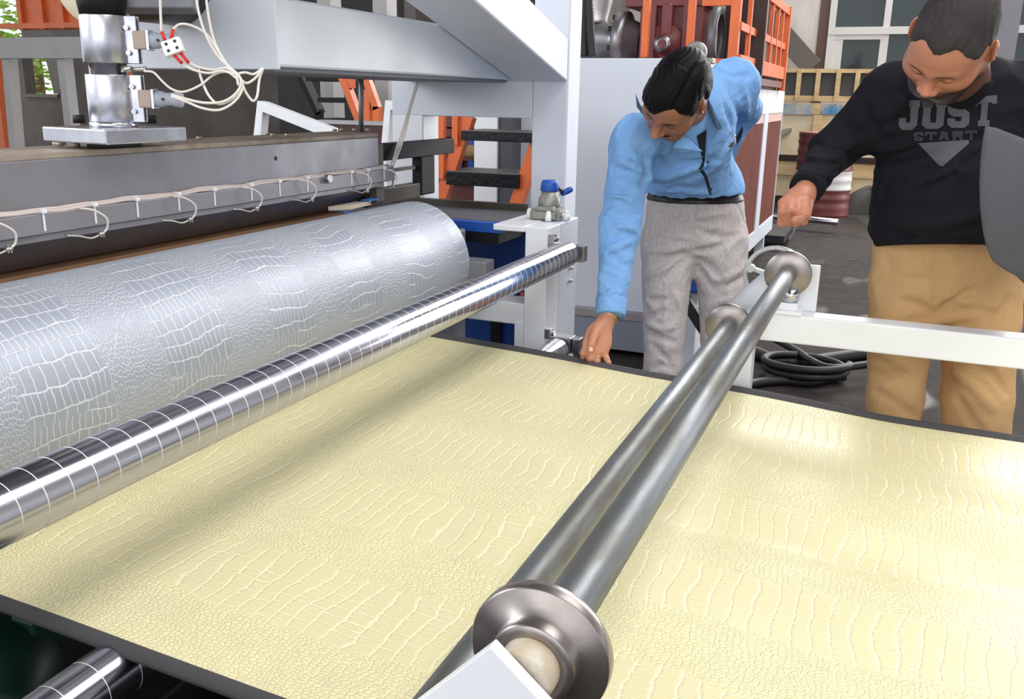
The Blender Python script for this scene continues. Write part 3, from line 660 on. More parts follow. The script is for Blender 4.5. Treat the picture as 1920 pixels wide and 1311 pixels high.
# blue machine body behind the roller ends
bm = thing('blue_machine_base', 'dark blue machine base with black table top behind the stand', 'machine', (-1.5, 3.0, 0))
tz1 = AY(960, 395, 2.98)[2]
MB().box((-2.3, 2.96, .0), (-1.13, 3.06, tz1-.05)).build('side_panel', mat('deep_blue_panel', (20, 58, 130), .45), bm, bevel=.004)
MB().box((-2.3, 2.70, tz1-.075), (-1.165, 2.92, tz1-.042)).build('under_rail', blackm, bm)
e_l = AY(880, 400, 2.72)[0]
MB().box((-2.3, 2.70, tz1-.041), (-1.155, 2.74, tz1-.008)).build('blue_edge', blue, bm, bevel=.002)
MB().box((-2.3, 2.74, tz1-.036), (-1.155, 2.935, tz1-.006)).box((-2.3, 2.935, tz1-.036), (-1.08, 3.09, tz1-.006)).build('table_top', mat('grey_table_top', (96, 96, 102), .5), bm, bevel=.002)
MB().box((-2.2, 3.02, tz1-.006), (-1.2, 3.05, tz1+.018)).build('dark_angle', mat('dark_bronze', (58, 50, 42), .5), bm)
MB().box((-1.30, 2.95, .1), (-1.26, 2.96, .7)).build('inner_rib', blackm, bm)
rm = MB().tube([(-1.16, 2.9, .0), (-1.16, 2.9, .73)], .006, 8).build('red_pipe', mat('red_pipe', (190, 60, 50), .5)); tag(rm, 'thin red pipe standing behind the white stand', 'pipe')
# floor level machine under the sheet
um = thing('under_drive', 'dark green drive housing in the shadow under the near edge of the sheet', 'motor', (-1.25, .7, 0))
grn = mat('dark_green_paint', (14, 46, 38), .45)
c = AZ(55, 1290, .45)
MB().lathe(c+V3((-.35, .15, 0)), V3((.6, -.35, 0)), [(0, .09), (.03, .11), (.36, .11), (.4, .08), (.44, .05), (.47, .05)], 28).build('housing', grn, um)
MB().box((c[0]-.5, c[1]-.05, 0), (c[0]+.12, c[1]+.3, .36)).build('pedestal', blackm, um, bevel=.01)
MB().box((c[0]-.05, c[1]+.02, .48), (c[0]+.0, c[1]+.08, .56)).build('terminal_box', grn, um, bevel=.006)
cr = thing('sheet_carriage', 'black machine frame under the sheet in deep shadow', 'frame', (-.9, 1.5, 0))
for y in (1.35, 2.2):
    MB().box((-1.55, y-.06, 0), (1.0, y+.06, .34)).build('sill', blackm, cr, bevel=.006)
MB().box((-1.75, 1.30, .0), (-1.62, 2.5, .62)).build('back_panel', blackm, cr)

# ================================================================ orange stairs seen through the portal
stt = thing('orange_stairs', 'orange steel stairs with black chequer-plate treads behind the portal', 'stairs', (-2.0, 4.3, 0))
def stringer(y, pts):
    (x0, y0), (x1, y1) = pts; a, b = AY(x0, y0, y), AY(x1, y1, y); a = b+(a-b)*(b[2]/(b[2]-a[2])); MB().bar(a, b, .05, .06, up=(1, 0, .3)).build('stringer', orange, stt)
stringer(4.05, ((822, 392), (880, 218))); stringer(4.05, ((966, 392), (1010, 262)))
treadm = mat('chequer_plate', (26, 26, 28), .3, .5, bump=.5, bscale=45)
treadtop = mat('grey_tread_top', (120, 116, 114), .5, .3, bump=.3, bscale=40)
for (x0, x1, y0, y1) in ((836, 972, 328, 346), (864, 1010, 250, 263), (880, 1040, 180, 192)):
    a, b = AY(x0, y1, 4.0), AY(x1, y0, 4.0); t_ = MB().box((a[0], 4.0, a[2]), (b[0], 4.26, b[2])).build('tread', treadm, stt, bevel=.003)
    MB().box((a[0]+.004, 4.004, b[2]), (b[0]-.004, 4.256, b[2]+.003)).build('tread_top', treadtop, t_)
for x_, yt, yb in ((829, 218, 335), (855, 218, 272)):
    a, b = AY(x_, yt-60, 4.02), AY(x_, yb, 4.02); MB().bar(b, a, .03, .03, up=(0, 1, 0)).build('rail_post', orange, stt)
wc = MB().box((AY(889, 300, 4.6)[0], 4.6, 0), (AY(931, 300, 4.6)[0], 4.75, 2.2)).build('white_column', white); tag(wc, 'white steel column behind the orange stairs', 'column')
a = AY(931, 300, 4.62)[0]; wc = MB().box((a, 4.62, 0), (a+.09, 4.75, 2.2)).build('column_shaded_side', mat('column_side_shade', (74, 74, 80), .6)); tag(wc, 'shaded right side of the white column, built as a dark box', 'column')  # right side of the white column, its shade put into the colour
# stacked brown crates and rolls behind the stairs
rackm = mat('brown_plastic_crate', (112, 62, 56), .6, var=.25, vscale=6)
cx0, cx1 = AY(800, 300, 5.6)[0], min(AY(1040, 300, 5.6)[0], -2.25)
zz = [AY(950, y_, 5.6)[2] for y_ in (520, 470, 430, 385, 338, 290, 245, 200)]
zz[0] = 0
for k in range(7):
    o = MB().box((cx0, 5.6, zz[k]+.012), (cx1, 6.1, zz[k+1])).box((cx0-.02, 5.57, zz[k+1]-.05), (cx1+.02, 5.6, zz[k+1]-.008)).build('brown_crate', rackm)
    tag(o, 'maroon-brown stacked crate behind the orange stairs, number %s from the floor' % ['one', 'two', 'three', 'four', 'five', 'six', 'seven'][k], 'crate', 'brown crates behind the stairs')
for i, (x0, y0, x1, y1) in enumerate(((846, 300, 866, 318), (878, 302, 888, 316), (948, 300, 962, 317), (838, 378, 852, 390), (948, 382, 960, 392), (876, 262, 890, 272))):
    a, b = AY(x0, y1, 5.55), AY(x1, y0, 5.55); o = MB().box((a[0], 5.545, a[2]), (b[0], 5.562, b[2])).build('blue_label', blue)
    tag(o, 'small blue tag on the brown crates, '+['upper left beside the stringer', 'just left of the white column', 'just right of the shaded column side', 'lowest left', 'lowest right', 'topmost under the upper tread'][i], 'tag', 'blue tags on the crates')
a, b = AY(862, 284, 5.3), AY(972, 284, 5.3); o = MB().ccyl(a, b, .04, .01, 20).build('kraft_roll', mat('kraft_roll', (186, 150, 104), .7)); tag(o, 'tan cardboard roll lying level behind the white column', 'roll')
a, b = AY(968, 282, 5.25), AY(998, 280, 5.25); o = MB().ccyl(a, b, .045, .01, 20).build('red_roll', mat('red_plastic', (206, 54, 44), .4)); tag(o, 'red cylinder end beside the tan roll', 'roll')
o = MB().box((-3.6, 6.6, 0), (-1.75, 6.7, 1.5)).build('maroon_screen', mat('maroon_screen', (104, 54, 50), .6, var=.2, vscale=3)); tag(o, 'maroon metal screen behind the crates', 'screen')

# ================================================================ extruder base cabinet and platform
CY, CX = 4.75, -1.0
cab = thing('extruder_cabinet', 'large pale grey extruder base cabinet with brown mesh side panels', 'cabinet', (-1.4, 6.9, 0))
ctop = AY(1120, 109, CY)[2]; lz = AY(1120, 578, CY)[2]; lz2 = AY(1120, 594, CY)[2]
cx0 = AY(1070, 300, CY)[0]-.5
MB().box((cx0, CY, lz), (CX, CY+1.2, ctop)).build('front_panel', greyblue, cab, bevel=.006)
MB().box((cx0, CY-.02, lz2), (CX, CY+1.2, lz)).build('ledge', mat('dusty_ledge', (150, 146, 150), .7), cab, bevel=.004)
MB().box((cx0, CY-.012, .03), (CX, CY+1.2, lz2)).build('plinth', mat('bluegrey_plinth', (140, 146, 158), .5), cab, bevel=.004)
# mesh side
RY0, RY1 = CY+1.25, AX(1469, 200, CX)[1]
rz0, rz1 = .2, AX(1469, 171, CX)[2]
meshm = mat('brown_copper_mesh', (112, 64, 54), .8, .0, var=.2, vscale=4, bump=.2, bscale=150, spec=.08)
MB().box((CX-.5, RY0, rz0), (CX-.02, RY1, rz1)).build('side_core', mat('dark_core', (70, 50, 46), .8), cab)
zt2 = AX(1460, 212, CX)[2]; zb2 = AX(1455, 398, CX)[2]
MB().box((CX-.02, RY0, zt2), (CX, RY1, rz1)).build('top_band', white, cab, bevel=.003)
MB().box((CX-.02, RY0, rz0), (CX, RY1, zb2)).build('bottom_band', greyblue, cab, bevel=.003)
ym = [RY0, AX(1427, 300, CX)[1], AX(1434, 300, CX)[1], AX(1459, 300, CX)[1], RY1]
MB().box((CX-.02, ym[1], zb2), (CX, ym[2], zt2)).build('mullion', greyblue, cab, bevel=.002)
MB().box((CX-.02, ym[3], zb2), (CX, ym[4], zt2)).build('mullion', greyblue, cab, bevel=.002)
pk = mat('pink_strip', (206, 166, 158), .6)
for a, b in ((ym[0], ym[1]), (ym[2], ym[3])):
    MB().box((CX-.018, a, zb2), (CX-.010, b, zt2-.07)).build('mesh_panel', meshm, cab)
    MB().box((CX-.018, a, zt2-.07), (CX-.006, b, zt2)).build('panel_strip', pk, cab)
for y in (RY0+.6, RY1-.25):
    MB().box((CX-.12, y, 0), (CX-.04, y+.08, rz0)).build('leg', greyblue, cab)
MB().box((CX-.3, RY1+.01, .06), (CX+.12, RY1+.9, .14)).build('skid', darksteel, cab, bevel=.004)
bmtr = thing('blue_motor', 'blue motor casing low behind the blue-shirted man', 'motor', (-.86, 4.6, 0))
bc = AD(1297, 505, 4.45)
MB().box(bc+V3((-.16, -.1, -.10)), bc+V3((.09, .25, .12))).build('casing', mat('motor_blue', (26, 66, 140), .4), bmtr, bevel=.01)
MB().bar(bc+V3((-.02, -.12, -.1)), bc+V3((.16, -.12, -.34)), .05, .05).build('strut', darksteel, bmtr)
MB().box((bc[0]-.2, bc[1]-.05, 0), (bc[0]+.05, bc[1]+.2, bc[2]-.10)).build('foot', greyblue, bmtr, bevel=.005)

# ---- things on the platform
PT = ctop
pfm = thing('platform_railing', 'orange steel railing with upright bars round the extruder platform', 'railing', (CX, 6.5, PT))
YR = AX(1387, 60, CX+.02)[1]
def up(x, y0, y1, Y, w_=.045):
    a, b = AY(x, y0, Y), AY(x, y1, Y); MB().box((a[0]-w_/2, Y-w_/2, b[2]), (a[0]+w_/2, Y+w_/2, a[2])).build('post', orange, pfm, bevel=.003)
for x in (1217, 1303): up(x, -60, 108, YR)
up(1387, -60, 112, YR, .06)
a, b = AY(1225, 110, YR), AY(1387, 110, YR); MB().box((a[0], YR-.025, PT), (b[0], YR+.025, PT+.05)).build('toe_rail', orange, pfm, bevel=.003)
a, b = AY(1318, 5, YR), AY(1387, 5, YR); MB().box((a[0], YR-.02, a[2]-.02), (b[0], YR+.02, a[2]+.02)).build('mid_rail', orange, pfm)
YE = AX(1474, 60, CX+.02)[1]
ztop = AX(1474, 12, CX+.02)[2]; zlow = AX(1472, 128, CX+.02)[2]
MB().box((CX, YR, zlow-.10), (CX+.04, YE, zlow)).build('toe_rail', orange, pfm, bevel=.003)
MB().box((CX, YR, zlow-.17), (CX+.03, YE, zlow-.12)).build('toe_rail', maroon, pfm)
MB().box((CX, YR, ztop-.06), (CX+.04, YE, ztop)).build('top_rail', orange, pfm, bevel=.003)
MB().box((CX+.005, YR, ztop-.34), (CX+.03, YE, ztop-.29)).build('mid_rail', orange, pfm, bevel=.003)
for x in (1404, 1420, 1433, 1445, 1456, 1465):
    y = AX(x, 60, CX+.02)[1]; MB().box((CX+.006, y-.02, zlow), (CX+.034, y+.02, ztop-.06)).build('baluster', orange, pfm)
MB().box((CX-.01, YE-.03, rz1+.001), (CX+.05, YE+.03, ztop+.01)).build('post', orange, pfm, bevel=.003)
zmid = PT
plat = MB().box((cx0, CY+1.22, rz1+.005), (CX-.04, YE, rz1+.08)).build('platform_deck', maroon); tag(plat, 'maroon platform deck under the extruder', 'platform')

ex = thing('extruder_gearbox', 'maroon extruder gearbox with steel flange and barrel on the platform', 'gearbox', (-1.2, 6.2, PT))
YG = YR+.35
ga, gb = AY(1196, 106, YG), AY(1322, 8, YG)
MB().box((ga[0], YG, rz1+.08), (gb[0], YG+.6, gb[2])).build('housing', maroon, ex, bevel=.01)
MB().box((ga[0]-.1, YG-.03, gb[2]-.01), (gb[0]+.03, YG+.63, gb[2]+.06)).build('lid', maroon, ex, bevel=.006)
for x0, x1 in ((1243, 1262), (1222, 1232), (1282, 1292)):
    a, b = AY(x0, 60, YG), AY(x1, 60, YG); MB().box((a[0], YG-.06, rz1+.08), (b[0], YG, gb[2])).build('rib', maroon, ex, bevel=.004)
c = AY(1250, 84, YG); MB().lathe(c, (0, -1, 0), [(0, .13), (.05, .13), (.05, .075), (.10, .07), (.10, .03), (.14, .03)], 28).build('bearing_cap', [maroon], ex)
MB().lathe(c+V3((0, -.101, 0)), (0, -1, 0), [(0, .055), (.03, .055), (.03, .02)], 20).build('shaft_end', brushed, ex)
MB().tube(bez([c+V3((0, -.05, .06)), c+V3((-.01, -.05, .17)), c+V3((.02, -.03, .26))], 5), .008, 6).build('oil_tube', mat('cream_tube', (196, 160, 130), .5), ex)
f0 = AY(1172, 78, YG+.1)
MB().lathe(f0, (-1, 0, .05), [(-.12, .12), (-.02, .16), (-.02, .20), (.05, .20), (.05, .12), (.10, .12), (.16, .14), (.5, .14)], 40).build('barrel_flange', mat('steel_flange', (150, 148, 152), .35, .8, var=.15), ex)
for k in range(8):
    a = 2*PI*k/8+.3; q = f0+V3((-.05, 0, 0))+V3((0, math.cos(a), math.sin(a)))*.165; MB().cyl(q, q+V3((-.03, 0, 0)), .018, n=6).build('flange_bolt', darksteel, ex)
c = AY(1337, 72, YG+.05); ring = [c+V3((math.cos(a)*.05, .0, math.sin(a)*.20))+V3((0, .2*0, 0)) for a in np.linspace(0, 2*PI, 41)]
MB().lathe(c, (1, 0, 0), [(0, .155), (0, .20), (.05, .20), (.05, .155)], 40, closed=False).build('belt_pulley', mat('grey_pulley', (124, 126, 132), .4, .4), ex)
g0 = AY(1352, 60, YG+.2); g1 = AY(1378, 20, YG+.2)
MB().box((g0[0], YG+.3, rz1+.08), (g1[0]+.2, YG+.35, g1[2]+.2)).build('belt_guard', mat('dark_guard', (58, 40, 36), .6), ex)
# hopper throat (top left) and two corrugated hoses
ht = thing('hopper_throat', 'grey tapered hopper throat above the extruder barrel', 'hopper', f0+V3((-.3, 0, .2)))
a = AY(1112, 44, YG+.1); MB().lathe(a, (0, 0, 1), [(0, .12), (.02, .10), (.25, .16), (.6, .3)], 28).build('cone', mat('hopper_steel', (176, 174, 176), .35, .6), ht)
a = AY(1120, 96, YG); MB().box((a[0]-.2, YG-.2, rz1+.08), (a[0]+.42, YG+.4, rz1+.15)).build('mount', white, ht)
for k, (x_, lab) in enumerate(((1094, 'black corrugated hose nearest the pale column top'), (1106, 'black corrugated hose just right of its twin'))):
    pts = bez([AY(x_-8*k+2, -40, CY+.2), AY(x_-2*k, 20, CY+.2), AY(x_, 60, CY+.2), AY(x_+5*k, 106, CY+.2)], 16)
    o = MB().tube(pts, [.024+.004*(i % 2) for i in range(len(pts))], 12).build('corrugated_hose', black); tag(o, lab, 'hose', 'corrugated hoses')
p = AY(1315, 109, CY+.3); o = thing('lifting_eye', 'grey cast lifting eye on top of the cabinet behind the man', 'lifting eye', p)
MB().lathe(p+V3((-.03, 0, .03)), (0, 1, 0), [(-.02, .02), (-.03, .035), (-.03, .055), (.03, .055), (.03, .02)], 24).build('eye', castm, o)
MB().box(p+V3((-.07, -.05, -.03)), p+V3((.07, .05, .0))).build('foot', castm, o, bevel=.006)

# ================================================================ far right: crates, drum, rods
woodm = mat('pale_crate_wood', (226, 198, 150), .7, col2=(206, 172, 122), vscale=5, stretch=(.4, 1, 3))
plym = mat('stained_plywood', (240, 226, 198), .75, col2=(216, 192, 154), vscale=1.4, stretch=(1, 1, 1.6))
YK = 13.1
kc = thing('slatted_crate', 'pale timber crate frame holding dark grey sheets on top of the plywood boxes', 'crate', AY(1540, 190, YK))
za, zb_ = AY(1540, 190, YK)[2], AY(1540, 129, YK)[2]; xa, xb = AY(1405, 150, YK)[0], AY(1720, 150, YK)[0]
MB().box((xa, YK, zb_-.05), (xb, YK+.06, zb_)).build('rail', woodm, kc); MB().box((xa, YK, za), (xb, YK+.06, za+.07)).build('rail', woodm, kc)
for x in (1413, 1424, 1462, 1498, 1534, 1572, 1608, 1644):
    a = AY(x, 150, YK)[0]; MB().box((a-.03, YK-.03, za+.002), (a+.03, YK, zb_-.002)).build('slat', woodm, kc)
MB().box((xa, YK+.07, za), (xb, YK+.5, zb_-.05)).build('dark_sheet', mat('dark_grey_board', (84, 82, 84), .7, var=.1), kc)
pc = thing('plywood_crate', 'large stained plywood crate with a blue paint smear on its upper edge', 'crate', AY(1540, 300, YK))
zc1 = AY(1540, 194, YK)[2]; zc0 = AY(1540, 293, YK)[2]
MB().box((xa, YK+.05, zc0), (xb, YK+1.1, zc1)).build('panel', plym, pc)
for x in (1532, 1660): a = AY(x, 240, YK)[0]; MB().box((a-.06, YK+.0, zc0), (a+.06, YK+.05, zc1-.15)).build('batten', woodm, pc)
MB().box((xa, YK, zc1-.14), (xb, YK+.05, zc1)).build('batten', woodm, pc)
bl = mat('blue_spray_paint', (70, 138, 190), .6, col2=(196, 190, 170), vscale=2.5)
for x0, x1 in ((1464, 1524), (1538, 1580)):
    a, b = AY(x0, 214, YK), AY(x1, 196, YK); MB().box((a[0], YK-.004, a[2]), (b[0], YK-.0005, b[2])).build('paint_smear', bl, pc)
MB().box((xa, YK-.02, zc0-.08), (xb, YK+1.0, zc0-.002)).build('dark_skid', mat('dark_skid_wood', (52, 40, 36), .8), pc)
pc2 = thing('lower_plywood_crate', 'cream plywood crate at floor level behind the maroon drum', 'crate', (0, YK, 0))
MB().box((xa, YK+.04, .12), (xb, YK+1.0, zc0-.081)).build('panel', mat('cream_plywood', (242, 224, 186), .75, col2=(226, 202, 160), vscale=2), pc2)
MB().box((xa, YK, zc0-.27), (xb, YK+.04, zc0-.082)).build('batten', woodm, pc2); MB().box((xa, YK-.02, 0), (xb, YK+1.0, .12)).build('dark_skid', mat('dark_skid_wood', (52, 40, 36), .8), pc2)
# drum
dpos = AZ(1536, 402, 0); dD = np.dot(dpos-CAM, CF); dr_ = 51/FPX*dD; dzt = AY(1536, 248, dpos[1])[2]
dm = thing('oil_drum', 'maroon steel drum with a grey-white painted band', 'drum', dpos)
prof = []; H = dzt
for k in range(41):
    t_ = k/40*H; r_ = dr_-.012+.012*max(0, math.cos(t_/H*2*PI*9)) if .08 < k/40 < .95 else dr_-.004
    prof.append((t_, r_))
prof = [(0, dr_-.03), (0, dr_)]+prof[1:-1]+[(H, dr_), (H, dr_-.02), (H-.02, dr_-.03)]
ns = len(prof)-1
MB().lathe(dpos, (0, 0, 1), prof, 40, mis=[1 if .30 < prof[j][0]/H < .54 else 0 for j in range(ns)]).build('shell', [mat('maroon_drum', (112, 54, 52), .45, var=.2, vscale=6), mat('chalk_paint', (206, 204, 204), .6, var=.1)], dm)
# tarp heap
def heap(label, px, py, wpx, hpx, name, m_, seed, zz=0):
    p = AZ(px, py, zz); D = np.dot(p-CAM, CF); W_ = wpx/FPX*D; H_ = hpx/FPX*D; rnd = np.random.RandomState(seed); ph = rnd.rand(8)*6
    def f(i, j):
        a = 2*PI*i/28; r = j/10
        q = W_/2*r*(1+.12*math.sin(3*a+ph[0])+.07*math.sin(7*a+ph[1]))
        z = H_*(1-r**2.2)*(1+.12*math.sin(5*a+ph[2]))+H_*.10*math.sin(9*a+5*r+ph[3])*r*(1-r)
        return (p[0]+q*math.cos(a), p[1]+.5*q*math.sin(a), max(z, .004))
    return tag(MB().grid(f, 28, 10, flip=True).build(name, m_), label, 'heap')
heap('dark crumpled tarpaulin heap on the floor beside the drum', 1630, 400, 130, 46, 'tarpaulin', mat('dark_tarp', (62, 58, 56), .7, var=.2, bump=.3, bscale=8), 3)
heap('low black rubbish heap behind the fist', 1700, 401, 150, 30, 'tarpaulin', mat('dark_tarp', (62, 58, 56), .7), 5)
# steel rod lying across skids
a, b = AZ(1446, 405, .12), AZ(1572, 417, .12); o = MB().ccyl(a, b, .035, .004, 20).build('steel_rod', steel); tag(o, 'bright steel rod lying low on the floor behind the fist', 'rod')
a, b = AZ(1462, 452, .0), AZ(1498, 398, .0); o = MB().bar(a+V3((0, 0, .05)), b+V3((0, 0, .05)), .18, .09).build('floor_skid', mat('skid_grey', (92, 90, 92), .6)); tag(o, 'grey steel channel on the floor beside the cabinet corner', 'channel')
# prop leaning on the wall
a, b = AY(1500, 98, YW-.4), AY(1535, 132, YW-.4); o = MB().bar(AY(1420, 10, YW-.3), AY(1524, 128, YW-.3), .2, .28).build('leaning_prop', mat('grey_timber', (104, 98, 94), .8)); tag(o, 'dark timber prop leaning against the back wall behind the orange railing', 'prop')
a, b = AY(1462, 250, YK-.15), AY(1484, 242, YK-.15); o = MB().bar(a, b+V3((.0, .3, 0)), .06, .05).build('handle_bar', castm); tag(o, 'short grey lever sticking out in front of the plywood crate', 'lever')

# floor hoses
def hose(label, pix, r, z=None):
    pts = [AZ(x, y, (z if z else r)) for x, y in pix]; o = MB().tube(bez(pts, 8), r, 10).build('floor_hose', black); return tag(o, label, 'hose', 'black hoses on the floor')
hose('thick black hose crossing the floor under the white rail', [(1370, 640), (1410, 658), (1450, 674), (1500, 680), (1560, 672), (1640, 660)], .035)
hose('thinner black hose running diagonally down to the coil', [(1440, 630), (1470, 645), (1500, 662), (1520, 676), (1560, 690), (1640, 682)], .02, .09)
hose('black hose running along the floor in front of the coil', [(1385, 728), (1420, 718), (1470, 714), (1520, 717), (1570, 706)], .024)
c = AZ(1508, 700, .03); pts = [c+V3((.19*math.cos(a)*(1+.01*a), .17*math.sin(a), .006*a)) for a in np.linspace(0, 4*PI, 60)]
o = MB().tube(pts, .02, 10).build('coiled_hose', black); tag(o, 'black hose coiled in a ring on the floor', 'hose')

# ================================================================ far left: frames and orange hopper screen
lt = thing('grey_trestle', 'grey steel trestle with two legs behind the feed pipe', 'trestle', (-6, 7.5, 0))
YT = 7.0; tgrey = mat('trestle_grey', (172, 170, 170), .6, var=.08)
a, b = AY(-10, 94, YT), AY(235, 68, YT); MB().box((a[0], YT, a[2]), (b[0], YT+.2, b[2])).build('top_beam', tgrey, lt)
MB().box((a[0], YT-.01, a[2]-.08), (b[0], YT+.05, a[2]-.001)).build('lip', tgrey, lt)
def leg(x0, x1, y0, y1, wpx):
    p, q = AY(x0, y0, YT+.09), AY(x1, y1, YT+.09); d_ = (p-q)/(p[2]-q[2]); q0_ = p-d_*p[2]
    MB().bar(q0_, p, wpx/FPX*7.6, .12, up=(0, 1, 0)).build('leg', tgrey, lt)
leg(17, 31, 98, 262, 20); leg(120, 138, 98, 255, 20)
oh = thing('orange_screen', 'ribbed orange steel screen high behind the trestle', 'screen', (-6.5, 8.2, 0))
YO = 8.4
a, b = AY(36, 56, YO), AY(235, -60, YO); MB().box((a[0], YO, a[2]), (b[0], YO+.08, b[2])).build('sheet', orange, oh)
for x in (42, 82, 120, 158, 196): q = AY(x, 20, YO)[0]; MB().box((q-.03, YO-.05, a[2]), (q+.03, YO-.001, b[2])).build('rib', orange, oh)
c1, c2 = AY(6, 50, YO), AY(235, 46, YO); MB().box((c1[0], YO-.06, c1[2]-.03), (c2[0], YO-.002, c1[2]+.03)).build('rail', orange, oh)
q = AY(-25, 20, YO)[0]; MB().box((q-.06, YO-.04, 0), (q+.06, YO+.1, b[2])).build('post', orange, oh)
q = AY(205, 20, YO)[0]; MB().box((q-.06, YO+.09, 0), (q+.06, YO+.2, b[2])).build('post', orange, oh)
# white A-frame right behind the die
wa = thing('white_guard_frame', 'white bent guard frame standing up behind the die', 'frame', AY(560, 250, 3.3))
YA = 3.3
MB().prism([AY(x, y, YA) for x, y in ((482, 189), (492, 191), (622, 241), (622, 248), (592, 250), (492, 210), (488, 262), (474, 262))], (0, .05, 0)).build('bent_bar', white, wa, bevel=.002)
q = AY(481, 262, YA); MB().box((q[0]-.02, YA, 0), (q[0]+.02, YA+.05, q[2]+.01)).build('leg', white, wa)
wa2 = thing('white_guard_frame', 'white guard frame half hidden by the bright portal post', 'frame', AY(725, 200, 4.4))
MB().prism([AY(x, y, 4.4) for x, y in ((722, 188), (734, 190), (760, 200), (760, 212), (732, 206), (722, 330), (709, 330))], (0, .06, 0)).build('bent_bar', white, wa2, bevel=.002)
q = AY(716, 330, 4.4); MB().box((q[0]-.03, 4.4, 0), (q[0]+.03, 4.46, q[2]+.01)).build('leg', white, wa2)
# brown rail, pale column, second orange stair, rod
dbm = mat('dark_brown_rail', (70, 38, 34), .6); o = thing('brown_rail', 'dark brown rail behind the far end of the die', 'rail', (AY(700, 240, 4.7)[0], 4.75, 0))
MB().box((AY(600, 240, 4.7)[0], 4.7, AY(660, 278, 4.7)[2]), (AY(800, 240, 4.7)[0], 4.8, AY(660, 234, 4.7)[2])).build('rail', dbm, o)
for x in (620, 780): MB().box((AY(x, 240, 4.7)[0]-.03, 4.71, 0), (AY(x, 240, 4.7)[0]+.03, 4.79, AY(660, 278, 4.7)[2])).build('post', dbm, o)
o = MB().box((AY(590, 240, 4.7)[0], 4.69, AY(660, 234, 4.7)[2]+.001), (AY(800, 240, 4.7)[0], 4.82, AY(660, 227, 4.7)[2])).build('pale_capping', tgrey); tag(o, 'pale grey capping strip along the dark brown rail', 'capping')
for x, lab in ((614, 'pale grey column behind the white guard frame'), (716, 'dim grey column behind the orange stair uprights')):
    q = AY(x, 200, 6.2)[0]; o = MB().box((q-.06, 6.2, 0), (q+.06, 6.35, 3.2)).build('grey_column', tgrey); tag(o, lab, 'column', 'grey columns behind the die')
s2 = thing('far_orange_stair', 'orange stair stringers and posts seen under the cross beam', 'stairs', (AY(680, 230, 5.6)[0], 5.6, 0))
def sbar(x0, y0, x1, y1, w_=.09):
    MB().bar(AY(x0, y0, 5.6), AY(x1, y1, 5.6), .05, w_, up=(0, 1, 0)).build('bar', orange, s2)
sbar(634, 120, 680, 238, .06); sbar(682, 130, 708, 205, .05); sbar(708, 200, 708, 420, .05); sbar(690, 168, 690, 420, .045); sbar(656, 100, 658, 165, .045); sbar(680, 236, 690, 420, .06)
for y0 in (146, 186, 226):
    a, b = AY(570 if y0 == 146 else 592, y0+6, 5.6), AY(642 if y0 < 180 else 665, y0-2, 5.6); MB().box((a[0], 5.62, a[2]), (b[0], 5.9, b[2])).build('tread', blackm, s2)
MB().bar(AY(566, 140, 5.95), AY(600, 212, 5.95), .04, .10, up=(0, 1, 0)).build('bar', blackm, s2); MB().box((AY(598, 212, 5.95)[0]-.03, 5.93, 0), (AY(598, 212, 5.95)[0]+.03, 5.97, AY(598, 205, 5.95)[2])).build('bar', blackm, s2)
o = MB().ccyl(AY(677, 128, 2.45+.2), AY(677, 250, 2.65), .0085, .001, 14).build('threaded_rod', mat('dull_rod', (120, 124, 128), .4, .7)); tag(o, 'slim grey rod standing between the die and the cross beam', 'rod')
o = MB().box((AY(520, 150, 7.2)[0], 7.2, 0), (AY(760, 150, 7.2)[0], 7.4, 3.4)).build('shadow_backdrop', mat('backdrop_shadow', (58, 54, 54), .8, var=.2)); tag(o, 'added dark sheet standing for the unlit hall far behind the cross beam', 'screen')  # dark sheet added to stand for the gloom beyond the beam

# ================================================================ soft bodies: signed distance fields turned into one smooth mesh
def nrm(v): v = V3(v); return v/np.linalg.norm(v)
def s_min(a, b, k):
    if k <= 0: return np.minimum(a, b)
    h = np.maximum(k-np.abs(a-b), 0)/k; return np.minimum(a, b)-h*h*k*.25
def f_cap(P, a, b, r0, r1):
    a = np.asarray(a, np.float32); ab = np.asarray(b, np.float32)-a; q = P-a
    t = np.clip(q@ab/max(float(ab@ab), 1e-9), 0, 1); q -= t[:, None]*ab
    return np.sqrt(np.einsum('ij,ij->i', q, q))-(r0+(r1-r0)*t)
def f_ell(P, c, R, r):
    q = (P-np.asarray(c, np.float32))@np.asarray(R, np.float32).T; r = np.asarray(r, np.float32)
    a = q/r; k0 = np.sqrt(np.einsum('ij,ij->i', a, a)); a /= r; k1 = np.sqrt(np.einsum('ij,ij->i', a, a))+1e-9
    return k0*(k0-1)/k1
I3 = np.eye(3)
def field(prims):
    def f(P):
        d = np.full(len(P), 9., np.float32)
        for p in prims:
            t = p[0]
            if t == 'c': d = s_min(d, f_cap(P, *p[1:5]), p[5])
            elif t == 'e': d = s_min(d, f_ell(P, *p[1:4]), p[4])
            elif t == '-e': d = -s_min(-d, f_ell(P, *p[1:4]), p[4])
            elif t == '-c': d = -s_min(-d, f_cap(P, *p[1:5]), p[5])
            elif t == 'f':                     # crease or fold along a segment
                q = f_cap(P, p[1], p[2], 0, 0); d = d-p[4]*np.exp(-(q/p[3])**2)
            elif t == 'fp':                    # crease along a line traced on the surface
                for a, b in zip(p[1][:-1], p[1][1:]):
                    lo_ = np.minimum(a, b)-3*p[2]; hi_ = np.maximum(a, b)+3*p[2]
                    ix = np.nonzero(((P > lo_) & (P < hi_)).all(1))[0]
                    if len(ix):
                        q = f_cap(P[ix], a, b, 0, 0); d[ix] -= p[3]*np.exp(-(q/p[2])**2)/1.25
            elif t == 'pl':                    # cut away in front of a plane
                d = np.maximum(d, (P-np.asarray(p[1], np.float32))@np.asarray(p[2], np.float32))
            elif t == 'fn': d = p[1](P, d)
        return d
    return f
